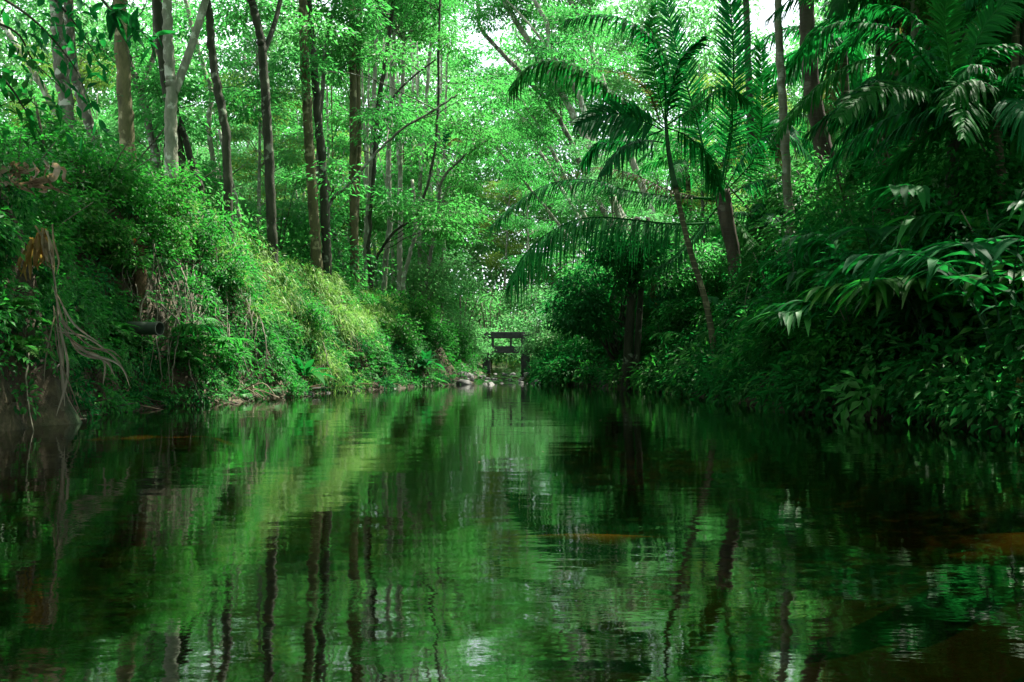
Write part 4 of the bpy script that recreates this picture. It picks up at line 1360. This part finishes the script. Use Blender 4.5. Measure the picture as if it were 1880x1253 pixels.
px_palm('fan_palm', 'broad leaved palm on the right whose fronds spread like dark fans', [(1750, 420), (1748, 340), (1752, 250), (1756, 190)], 17.5, 26, 20, M['bark_dark'], [
    dict(p=[(1752, 190), (1690, 130), (1620, 105), (1540, 130), (1470, 190), (1425, 245)], d=-1.2, n=52, L=.62, h=.75, w=.06),
    dict(p=[(1752, 195), (1700, 165), (1640, 160), (1580, 180), (1540, 215)], d=-2.0, n=34, L=.60, h=.4, w=.06, up=(.1, -.7, .7)),
    dict(p=[(1755, 185), (1768, 160), (1772, 175), (1768, 250)], d=-2.6, n=26, L=.72, h=.3, w=.06, up=FC, a=.6),
    dict(p=[(1756, 180), (1800, 110), (1850, 85), (1905, 95)], d=-1.0, n=40, L=.62, h=.5, w=.055),
    dict(p=[(1754, 185), (1720, 80), (1660, 20), (1600, 10)], d=.6, n=44, L=.62, h=.6, w=.055),
    dict(p=[(1757, 185), (1800, 60), (1850, 0), (1890, -20)], d=.8, n=40, L=.62, h=.4, w=.055, up=FC),
    dict(p=[(1752, 190), (1660, 70), (1560, 40), (1490, 60)], d=-.6, n=44, L=.6, h=.7, w=.055),
    dict(p=[(1757, 190), (1820, 180), (1870, 220), (1890, 300)], d=-1.2, n=38, L=.6, h=.7, w=.055),
    dict(p=[(1754, 190), (1740, 90), (1735, 20), (1750, -60)], d=.4, n=44, L=.65, h=.3, w=.055, up=FC),
    dict(p=[(1752, 195), (1650, 210), (1560, 260), (1500, 330)], d=.8, n=40, L=.6, h=.8, w=.05),
])
px_palm('small_palm', 'small far palm with one yellow frond above the thin stem cluster', [(812, 420), (815, 340), (816, 275)], 42, 5, 5, M['palm_pale'], [
    dict(p=[(816, 272), (835, 255), (850, 262)], n=20, L=.4, h=.6, m='yellow', lab='yellow frond', w=.05),
    dict(p=[(816, 272), (825, 310), (830, 350)], n=20, L=.35, h=.4, w=.05),
    dict(p=[(816, 272), (845, 285), (862, 330)], n=22, L=.4, h=.7, w=.05),
    dict(p=[(816, 272), (795, 290), (788, 340)], n=22, L=.4, h=.7, w=.05),
    dict(p=[(816, 270), (800, 245), (775, 262)], n=22, L=.4, h=.6, w=.05),
    dict(p=[(816, 270), (822, 240), (830, 215)], n=22, L=.35, h=.3, w=.05, up=FC),
])

# further palms of the right bank, copies of two
PALMS = []
for v, (H, L_, nfr, lL, lW) in enumerate([(4.2, 2.3, 11, .55, .045), (2.2, 2.6, 12, .6, .045), (3.0, 2.3, 12, .66, .06)]):
    o = empty('forest_palm', (0, 0, 0))
    mb = MB()
    mb.tube(catmull([[0, 0, -.2], [.08, .02, H * .5], [.15, .1, H]], 8), np.linspace(.10, .07, 17), 10)
    mb.build('trunk', M['palm_trunk'], o)
    for k in range(nfr):
        az = k * 2.4 + rng.normal() * .2
        el = .15 + 1.15 * (k / nfr)
        d_ = np.array([np.cos(az), np.sin(az), 0])
        top = np.array([.15, .1, H])
        pth = [top + (d_ * np.cos(el) * u + np.array([0, 0, 1]) * (np.sin(el) * u - .7 * u * u)) * L_ for u in (0, .25, .5, .75, 1)]
        mb = MB()
        frond(mb, pth, 38, lL, lW, .75)
        mb.build('frond', M['palm'], o)
    for k in range(2):
        az = rng.uniform(0, 6.28)
        d_ = np.array([np.cos(az), np.sin(az), 0])
        mb = MB()
        frond(mb, [top, top + d_ * .35 + [0, 0, .05], top + d_ * .6 - [0, 0, .6], top + d_ * .62 - [0, 0, 1.5]], 26, lL * .7, lW * .8, .6)
        x_ = mb.build('frond', M['palm_old'], o)
        x_['label'] = 'dead brown frond hanging down'
    PALMS.append(o)
used = [False, False, False]
for k, (px, D, v, s, where) in enumerate([(1240, 33, 1, 1.0, 'low behind the curved palm trunk'), (1410, 31, 1, .9, 'low just left of the tall ringed trunk'), 
                                          (1600, 32, 0, 1.2, 'behind the thin dark pole trunk'), (1680, 23, 0, .9, 'in front of the smooth pale trunk'), (1850, 20, 0, 1.0, 'at the upper right edge'), (1270, 40, 0, 1.3, 'far behind the big palm on its left'),
                                          (1400, 38, 0, 1.4, 'tall behind the big palm on its right'), (1180, 42, 1, 1.1, 'low behind the black leaved bush'), (1720, 30, 0, 1.4, 'tall behind the fan shaped leaves'), (1820, 27, 0, 1.4, 'far at the upper right corner'), (1660, 24, 2, 1.25, 'broad leaved, tall before the smooth pale trunk'), (1850, 16.5, 2, .95, 'broad leaved, nearest the upper right corner'), (1780, 22, 2, 1.3, 'broad leaved, high behind the fan leaves'), (1625, 26, 0, 1.7, 'very tall, its crown at the top edge over the fan leaves'), (1800, 24, 0, 1.6, 'very tall, its crown in the upper right corner'), (1885, 27, 0, 1.7, 'very tall, half cut by the right edge'), (1560, 34, 0, 1.9, 'very tall, far behind the leaning dark palm'), (1700, 31, 0, 1.9, 'very tall, far behind the smooth pale trunk'), (1560, 40, 0, 1.6, 'farthest, between the dark leaning palm and pale trunk')]):
    x = (px - 940) / F * D
    o = PALMS[v] if not used[v] else copy_tree(PALMS[v])
    used[v] = True
    o.location = (x, D, float(ground(x, D)) - .05)
    o.rotation_euler = (0, 0, rng.uniform(0, 6.28))
    o.scale = (s, s, s)
    tag(o, f'feather leaved palm {where}', 'palm', 'palms of the right bank')

# black leaved bush round the vine wrapped trunk, and its own tree
mb = MB()
base = on_bank(1130, 690)
lob = [W(px, py, 29.5 + rng.normal() * .5) - base for px, py in [(1060, 530), (1090, 500), (1120, 470), (1150, 480), (1080, 570), (1110, 550), (1050, 590), (1140, 520), (1170, 500), (1035, 560), (1100, 600), (1180, 460), (1130, 440)]]
lobes_crown(mb, lob, .55, 420, 16, .3, .17, .07, flat=.5, hang=.5)
o = tag(empty('dark_tree', base), 'small black leaved tree overhanging the right waterline left of the curved palm', 'tree')
mb.build('crown', M['dark'], o)
mb = MB()
for l in lob:
    limb(mb, [0.1, 0, .4], l, .05, .015, -.2)
mb.tube([[0, 0, -.2], [.1, 0, .5]], [.09, .06], 8)
mb.build('trunk', M['bark_dark'], o)

# leafy branches hanging into view at the upper left, near the camera
for k, (pts, D, lab) in enumerate([([(-60, -40), (40, 20), (95, 70), (140, 130), (175, 215)], 9.5, 'dark leafy branch drooping in at the upper left corner'),
                                   ([(-60, 90), (10, 150), (45, 200), (75, 250)], 9.0, 'dark leafy branch at the left edge below the corner branch'),
                                   ([(150, -50), (205, 20), (240, 40), (275, 75)], 9.0, 'branch tip with a few big dark leaves across the mossy trunk'),
                                   ([(-40, 30), (30, 60), (60, 110), (110, 160)], 10.5, 'dark branch behind the corner branch, nearer the grey trunks'),
                                   ([(60, -50), (110, 10), (150, 60), (180, 110)], 10.0, 'dark leafy spray hanging from the top edge beside the mossy trunk')]):
    Q = catmull([W(px, py, D + .2 * i) for i, (px, py) in enumerate(pts)], 6)
    base = Q[0].copy()
    o = tag(empty('leafy_branch', base), lab, 'branch', 'branches hanging in at the upper left')
    mb = MB()
    mb.tube(Q - base, np.linspace(.018, .004, len(Q)), 6)
    mb.build('stem', M['bark_dark'], o)
    mb = MB()
    n = 26 if k == 2 else 60
    idx = rng.integers(4, len(Q), n)
    P = Q[idx] - base + rng.normal(size=(n, 3)) * (.05 if k == 2 else .16)
    D_ = nrm(rng.normal(size=(n, 3)) + np.array([.5, -.2, -.5]))
    big = 1.5 if k == 2 else 1.0
    mb.blades(P, D_, up_perp(D_, .4), rng.uniform(.13, .2, n) * big, rng.uniform(.05, .075, n) * big, .2, 4, np.array([.05, .8, 1, .6, .03]), .1)
    mb.build('foliage', M['dark'], o)


# ------------------------------------------------------------------ bridge, stones, litter
def zpx(py, D): return EYE + (HZ - py) / F * D


o = tag(empty('bridge', (0.2, 46, level(46))), 'dark low bridge over the rapids with a plain rail and square pier', 'bridge')
b0 = np.array([0.2, 46, float(level(46))])
for nm, a, b in [('deck', (-1.6, 45.6, zpx(648.5, 46)), (1.5, 47.0, zpx(636, 46))), ('rail', (-1.6, 45.75, zpx(622, 46)), (1.5, 45.95, zpx(610, 46))),
                 ('pier', (.42, 45.55, -.6), (.82, 46.95, zpx(614, 46))), ('pier', (-1.35, 45.55, -.6), (-1.02, 46.95, zpx(649, 46) - .003)),
                 ('post', (-.95, 45.8, zpx(636, 46)), (-.83, 45.9, zpx(622, 46))), ('post', (-.1, 45.8, zpx(636, 46)), (.0, 45.9, zpx(622, 46)))]:
    mb = MB()
    mb.box(np.array(a) - b0, np.array(b) - b0)
    x = mb.build(nm, M['concrete'], o)
    bv = x.modifiers.new('bevel', 'BEVEL')
    bv.width = .02
    bv.segments = 2


def rock_mesh(seed, mat):
    m_ = MB()
    r2 = np.random.default_rng(seed)
    nu, nv = 12, 8
    u = np.arange(nu) / nu * 2 * np.pi
    v = np.linspace(0, np.pi, nv)
    U, V_ = np.meshgrid(u, v)
    d_ = np.stack([np.cos(U) * np.sin(V_), np.sin(U) * np.sin(V_), np.cos(V_)], -1)
    planes = nrm(r2.normal(size=(9, 3)))
    r = np.ones(U.shape)
    for p in planes:
        dd = d_ @ p
        r = np.minimum(r, np.where(dd > .05, r2.uniform(.55, .9) / np.maximum(dd, .05), 9))
    r = np.minimum(r, 1.1) * (1 + .05 * np.sin(5 * U + 3 * V_))
    P = d_ * r[..., None] * np.array([1, .8, .6])
    i, j = np.meshgrid(np.arange(nv - 1), np.arange(nu), indexing='ij')
    m_.add(P, np.stack([i * nu + j, (i + 1) * nu + j, (i + 1) * nu + (j + 1) % nu, i * nu + (j + 1) % nu], -1).reshape(-1, 4), 0, True)
    return m_.mesh('stone', mat)


ROCKS = [rock_mesh(k, M['rock'] if k % 2 else M['rock_pale']) for k in range(6)]
st = []
for k in range(46):
    y = rng.uniform(35.5, 44)
    x = rng.uniform(XL(y) - .25, XR(y) + .3)
    st.append((x, y, rng.uniform(.06, .19), 'in the rapids below the bridge'))
for k in range(16):
    y = rng.uniform(24, 36)
    st.append((XL(y) - rng.uniform(-.1, .3), y, rng.uniform(.05, .15), 'along the left waterline'))
for k in range(8):
    y = rng.uniform(26, 35)
    st.append((XR(y) + rng.uniform(-.1, .3), y, rng.uniform(.05, .14), 'along the right waterline'))
st += [(-1.7, 35.4, .34, ''), (-.75, 35.2, .20, ''), (.95, 37.2, .3, ''), (-1.75, 37.5, .4, '')]
st.sort(key=lambda q: q[1])
seen = {}
sp = ['big wet boulder left of the rapids at the pool end', 'flat dark stone awash at the pool end', 'rounded pale boulder right of the rapids', 'large boulder behind the wet one, left of the rapids']
for k, (x, y, r, wh) in enumerate(st):
    ob = bpy.data.objects.new('stone', ROCKS[k % 6])
    C.objects.link(ob)
    ob.location = (x, y, float(max(ground(x, y), level(y) - .05)) + r * .12)
    ob.rotation_euler = (rng.normal() * .2, rng.normal() * .2, rng.uniform(0, 6.28))
    ob.scale = (r, r, r)
    if wh:
        nth = seen.get(wh, 0)
        seen[wh] = nth + 1
        tone = 'wet dark stone' if k % 2 else 'pale grey stone'
        tag(ob, f'{tone} {wh}, {ORD[nth] if nth < 20 else ORD[nth - 20] + " of the rear ones"}' if nth < 40 else f'{tone} {wh}, close under the bridge, {ORD[nth - 40]}', 'stone', 'stones ' + wh)
    else:
        tag(ob, sp.pop(0), 'boulder')

# pipe sticking out of the left bank
p = on_bank(276, 604) + np.array([.25, -1.0, -.02])
o = tag(empty('drain_pipe', p), 'algae stained round pipe end sticking out of the left bank', 'pipe')
mb = MB()
r = .125
ax = nrm(np.array([.92, -.35, -.03]))
prof = [(-.5, r * .96), (.30, r * .96), (.302, r * 1.06), (.36, r * 1.06), (.362, r * .9), (.32, r * .88), (-.2, r * .86)]
U_ = nrm(np.cross(ax, [0, 0, 1.]))
V_ = np.cross(ax, U_)
a = np.arange(24) / 24 * 2 * np.pi
rings = np.stack([ax * s_ + rr * (np.cos(a)[:, None] * U_ + np.sin(a)[:, None] * V_) for s_, rr in prof])
i, j = np.meshgrid(np.arange(len(prof) - 1), np.arange(24), indexing='ij')
mb.add(rings, np.stack([i * 24 + j, i * 24 + (j + 1) % 24, (i + 1) * 24 + (j + 1) % 24, (i + 1) * 24 + j], -1).reshape(-1, 4), 0, False)
mb.build('pipe_wall', M['pipe'], o)


def ribbon(mb, pts, w, n=6, mi=0):
    Q = catmull(pts, n)
    T = nrm(np.gradient(Q, axis=0))
    Sd = nrm(np.cross(T, np.array([0, 1., .2])))
    ww = (w * np.sin(np.pi * np.clip(np.linspace(.12, .98, len(Q)), 0, 1)) ** .7)[:, None] * .5
    N_ = np.cross(Sd, T) * ww * .7
    V = np.stack([Q + Sd * ww, Q + N_, Q - Sd * ww], 1).reshape(-1, 3)
    k = np.arange(len(Q) - 1)[:, None] * 3
    mb.add(V, np.concatenate([k + np.array([[0, 1, 4, 3]]), k + np.array([[1, 2, 5, 4]])]), mi, True)


mb = MB()
o = tag(empty('dead_frond', W(108, 560, 13.2)), 'bunch of long dry grey palm leaflets hanging to the water on the left bank', 'dead frond')
b0 = np.array(o.location)
for pts in [[(98, 560), (108, 640), (120, 720), (148, 770)], [(100, 590), (86, 645), (74, 705)], [(108, 590), (160, 630), (210, 660), (242, 700)], [(104, 600), (150, 622), (200, 648), (228, 672)],
            [(110, 600), (122, 680), (116, 768)], [(106, 600), (116, 690), (112, 745)], [(140, 638), (178, 665), (187, 705)], [(112, 585), (150, 640), (190, 668), (205, 690)], [(104, 590), (110, 680), (130, 735)],
            [(100, 540), (120, 590), (150, 615)], [(95, 520), (112, 570), (128, 610)], [(110, 560), (140, 600), (175, 630)]]:
    for c_ in range(1 + (len(pts) > 3)):
        ribbon(mb, [W(px + rng.normal() * 5 * (i > 0), py + rng.normal() * 6, 13.2 + .05 * i + rng.normal() * .05) - b0 for i, (px, py) in enumerate(pts)], rng.uniform(.018, .038))
mb.build('leaflet', M['straw'], o)
mb = MB()
mb.tube(catmull([W(78, 420, 13.5) - b0, W(98, 500, 13.3) - b0, W(108, 600, 13.2) - b0], 5), np.linspace(.02, .012, 11), 6)
mb.build('stalk', M['root'], o)

mb = MB()
o = tag(empty('dead_leaf', W(70, 440, 13.4)), 'big crumpled yellow brown dead leaf caught on the left bank', 'dead leaf')
b0 = np.array(o.location)
for c_ in range(16):
    a_, b_ = rng.uniform(0, 1), rng.normal()
    x0, y0 = 84 - 26 * a_ + b_ * 4, 418 + 22 * a_
    x1, y1 = 88 - 52 * a_ + rng.normal() * 8, 470 + 42 * a_ + rng.normal() * 10
    ribbon(mb, [W(x0 + (x1 - x0) * u + rng.normal() * 3, y0 + (y1 - y0) * u, 13.25 + .1 * rng.normal() * u) - b0 for u in (0, .35, .7, 1)], rng.uniform(.025, .075))
mb.build('blade', M['yellow'], o)
mb = MB()
for c_ in range(7):
    x0 = rng.uniform(70, 92)
    ribbon(mb, [W(x0 + rng.normal() * 6 + 4 * u, 418 + 30 * u + rng.normal() * 5, 13.22 + rng.normal() * .05) - b0 for u in (0, 1, 2, 2.6)], rng.uniform(.02, .05))
mb.build('dry_edge', M['dry'], o)

mb = MB()
o = tag(empty('dead_leaf', W(50, 300, 14)), 'heap of pale withered leaves high at the left edge of the bank', 'dead leaf')
b0 = np.array(o.location)
for k in range(20):
    x_, y_ = rng.uniform(2, 108), rng.uniform(288, 330)
    ribbon(mb, [W(x_ + q * rng.normal() * 7, y_ + q * rng.uniform(5, 13), 13.7 + rng.normal() * .15) - b0 for q in range(4)], rng.uniform(.03, .10))
mb.build('blade', M['dry'], o)

mb = MB()
p = on_bank(258, 545) + np.array([.08, -.25, 0])
o = tag(empty('rotten_stump', p), 'orange brown rotten stump standing against the left bank below the red flower', 'stump')
Q = catmull([[0, 0, -.3], [.0, .03, .3], [-.05, .08, .8], [-.02, .1, 1.0]], 6)
mb.tube(Q, np.linspace(.13, .08, len(Q)) * (1 + .25 * rng.normal(size=len(Q))), 9)
mb.build('trunk', M['stump'], o)

p = on_bank(257, 470) + np.array([.15, -.75, .1])
o = tag(empty('red_flower', p), 'small red flower head among the leaves above the stump', 'flower')
mb = MB()
D_ = nrm(rng.normal(size=(40, 3)) * np.array([1, 1, .4]) + np.array([0, 0, .3]))
mb.leaf4(np.zeros((40, 3)) + D_ * .02 + np.array([0, 0, .1]), D_, up_perp(D_), .06, .03)
mb.build('petal', M['red'], o)
mb = MB()
mb.tube([[0, .1, -.4], [0, .03, -.1], [0, 0, .1]], [.008, .006, .005], 5)
mb.build('stem', M['vine'], o)

# hanging vines and roots on the left bank
for k, (pts, wh) in enumerate([([(370, 480), (376, 540), (365, 610), (378, 690)], 'palest, right of the pipe'), ([(310, 500), (330, 560), (318, 640), (310, 720)], 'twisted, below the pipe mouth'), ([(300, 560), (318, 600), (320, 660), (312, 730)], 'falling past the pipe'),
                               ([(288, 610), (292, 660), (304, 715)], 'short, under the pipe'), ([(235, 440), (236, 480), (242, 520)], 'thin, left of the stump'), ([(320, 470), (335, 520), (350, 570)], 'thin, right of the stump'),
                               ([(60, 650), (59, 700), (62, 790)], 'straight one over bare clay at the left edge'), ([(460, 560), (470, 620), (480, 690)], 'dark, at the edge of the bright grass'), ([(575, 610), (590, 650), (598, 690)], 'right of the paddle rosette'),
                               ([(618, 540), (628, 580), (640, 620), (670, 640)], 'arched, by the grassy hollow'), ([(640, 540), (655, 560), (662, 600)], 'thick, below the mossy double stem'), ([(700, 560), (712, 590), (715, 620)], 'dark, at the end of the grass lip'),
                               ([(345, 560), (355, 620), (350, 680), (362, 730)], 'crooked, between the pipe and fallen stick'), ([(270, 540), (262, 590), (270, 640)], 'brown, beside the pipe')]):
    Q = [on_bank(px, py) + np.array([.25, -.65, 0]) + rng.normal(size=3) * .04 for px, py in pts]
    Q = catmull(Q, 6)
    Q = Q + np.cumsum(rng.normal(size=Q.shape) * .012, axis=0)
    base = Q[0].copy()
    mb = MB()
    mb.tube(Q - base, np.linspace(.02, .008, len(Q)), 6)
    ob = mb.build('hanging_vine', M['vine'])
    ob.location = base
    tag(ob, f'bare hanging vine on the left bank, {wh}', 'vine', 'vines hanging down the left bank')

for k in range(30):
    px, py = rng.uniform(225, 480), rng.uniform(430, 560)
    py += max(0, (px - 380) * .6)
    ln = rng.uniform(60, 170)
    Q = [on_bank(px + rng.normal() * 12 * u, min(py + ln * u, 735)) + np.array([.22, -.6, 0]) + rng.normal(size=3) * .05 for u in (0, .35, .7, 1)]
    Q = catmull(Q, 5)
    Q = Q + np.cumsum(rng.normal(size=Q.shape) * .012, axis=0)
    mb = MB()
    mb.tube(Q - Q[0], np.linspace(.011, .005, len(Q)), 5)
    ob = mb.build('dangling_root', M['vine'])
    ob.location = Q[0]
    tag(ob, 'thin bare root dangling among the leaves round the pipe on the left bank', 'root', 'thin roots dangling round the pipe')

for k in range(16):
    px, py = rng.uniform(1380, 1870), rng.uniform(330, 560)
    ln = rng.uniform(60, 170)
    sl = rng.normal() * 30
    q0 = on_bank(px, py + ln)
    Q = [W(px + sl * u, py + ln * u, q0[1] - .5 - .3 * u) + rng.normal(size=3) * .04 for u in (0, .35, .7, 1)]
    Q = catmull(Q, 5)
    mb = MB()
    mb.tube(Q - Q[0], np.linspace(.010, .005, len(Q)), 5)
    ob = mb.build('hanging_vine', M['vine'])
    ob.location = Q[0]
    tag(ob, 'thin pale vine hanging down among the leaves of the shaded right bank', 'vine', 'thin vines of the right bank')

# driftwood at the waterline
for lab, pts, w in [('fallen brown stick slanting to the water on the left bank', [(372, 683), (405, 695), (440, 706)], .03), ('dark branch sticking up by the right waterline bend', [(1290, 720), (1310, 690), (1322, 650)], .02),
                    ('thin bare cane slanting out of the water below the dark bank', [(1538, 770), (1600, 720), (1650, 640)], .012), ('thin cane stretched level over the dark bank', [(1480, 640), (1560, 655), (1640, 640)], .008)]:
    Q = np.array([on_bank(px, py) for px, py in pts])
    Q[:, 1] -= .35
    base = Q[0].copy()
    mb = MB()
    mb.tube(catmull(Q, 5) - base, w, 7)
    ob = mb.build('stick', M['root'])
    ob.location = base
    tag(ob, lab, 'stick')
mb = MB()
p = on_bank(440, 728)
for k in range(26):
    e = rng.normal(size=3) * np.array([.5, .25, .0])
    mb.tube(catmull([[0, .1, .05], e * .5 + [rng.normal() * .12, -.05, .2 + .08 * rng.normal()], e + [rng.normal() * .1 + .1, -.1, -.02]], 4), np.linspace(.016, .008, 9), 5)
ob = mb.build('root_tangle', M['dry'])
ob.location = p
tag(ob, 'pale dry root tangle at the left waterline under the fallen stick', 'roots')

mb = MB()
n = 60
p = on_bank(1050, 700)
D_ = nrm(rng.normal(size=(n, 3)) * np.array([1, 1, .5]) + np.array([0, -.2, .8]))
mb.blades(np.zeros((n, 3)) + rng.normal(size=(n, 3)) * .04, D_, up_perp(D_), rng.uniform(.4, .8, n), .03, .8, 4, np.array([.6, 1, .8, .5, .05]))
ob = mb.build('straw_tuft', M['yellow'])
ob.location = p
tag(ob, 'bright straw coloured tuft at the right waterline near the rapids', 'grass tuft')

mb = MB()
o = tag(empty('litter_bag', on_bank(1222, 706)), 'crumpled pale plastic litter on the right waterline', 'litter')
nu, nv = 14, 9
U, V_ = np.meshgrid(np.arange(nu) / nu * 2 * np.pi, np.linspace(0, np.pi, nv))
d_ = np.stack([np.cos(U) * np.sin(V_), np.sin(U) * np.sin(V_), np.cos(V_)], -1)
rr = .2 * (1 + .28 * np.sin(5 * U + 2) * np.sin(3 * V_) + .15 * rng.normal(size=U.shape) * np.sin(V_))
i, j = np.meshgrid(np.arange(nv - 1), np.arange(nu), indexing='ij')
mb.add(d_ * rr[..., None] * np.array([1.5, .8, .7]) + np.array([0, -.15, .08]), np.stack([i * nu + j, (i + 1) * nu + j, (i + 1) * nu + (j + 1) % nu, i * nu + (j + 1) % nu], -1).reshape(-1, 4))
mb.build('bag', M['litter'], o)

mw = W(1640, 757, 15.3)
o = tag(empty('plastic_bottle', (mw[0], mw[1], .03)), 'clear grey plastic bottle floating at the dark right bank', 'bottle')
mb = MB()
prof = [(.0, .012), (.0, .016), (.03, .017), (.05, .022), (.10, .045), (.14, .052), (.2, .05), (.24, .053), (.30, .05), (.36, .053), (.415, .05), (.425, .03), (.42, .004)]
a = np.arange(16) / 16 * 2 * np.pi
rings = np.stack([np.stack([np.full(16, s_), r_ * np.cos(a), r_ * np.sin(a)], -1) for s_, r_ in prof])
i, j = np.meshgrid(np.arange(len(prof) - 1), np.arange(16), indexing='ij')
mb.add(rings, np.stack([i * 16 + j, (i + 1) * 16 + j, (i + 1) * 16 + (j + 1) % 16, i * 16 + (j + 1) % 16], -1).reshape(-1, 4), 0, True)
bottle_body = mb.build('body', M['pipe'], o)
mb = MB()
mb.tube([[-.022, 0, 0], [.004, 0, 0]], [.019, .019], 12)
mb.build('cap', M['litter'], bottle_body)

mb = MB()
p = W(1872, 690, 12.6)
ribbon(mb, [np.zeros(3), [0, .0, -.22], [-.02, -.02, -.5], [.0, 0, -.72]], .13)
ob = mb.build('dead_leaf', M['yellow'])
ob.location = p
tag(ob, 'long yellow dead leaf hanging to the water at the right edge', 'dead leaf')

for k, (px, py) in enumerate([(1010, 739), (1150, 737), (1000, 830), (1100, 772), (880, 850)]):
    D = EYE * F / (py - HZ)
    mb = MB()
    mb.leaf4(np.zeros((1, 3)), np.array([[math.cos(k * 2.), math.sin(k * 2.), .0]]), np.array([[0, 0, 1.]]), .045, .02, .02)
    ob = mb.build('floating_leaf', M['dry'])
    ob.location = ((px - 940) / F * D, D, .006)
    tag(ob, f'tiny pale leaf afloat on the pool, {["far middle", "far, near the dark bank", "middle of the pool", "right of the middle", "left of the middle"][k]}', 'leaf', 'leaves floating on the pool')
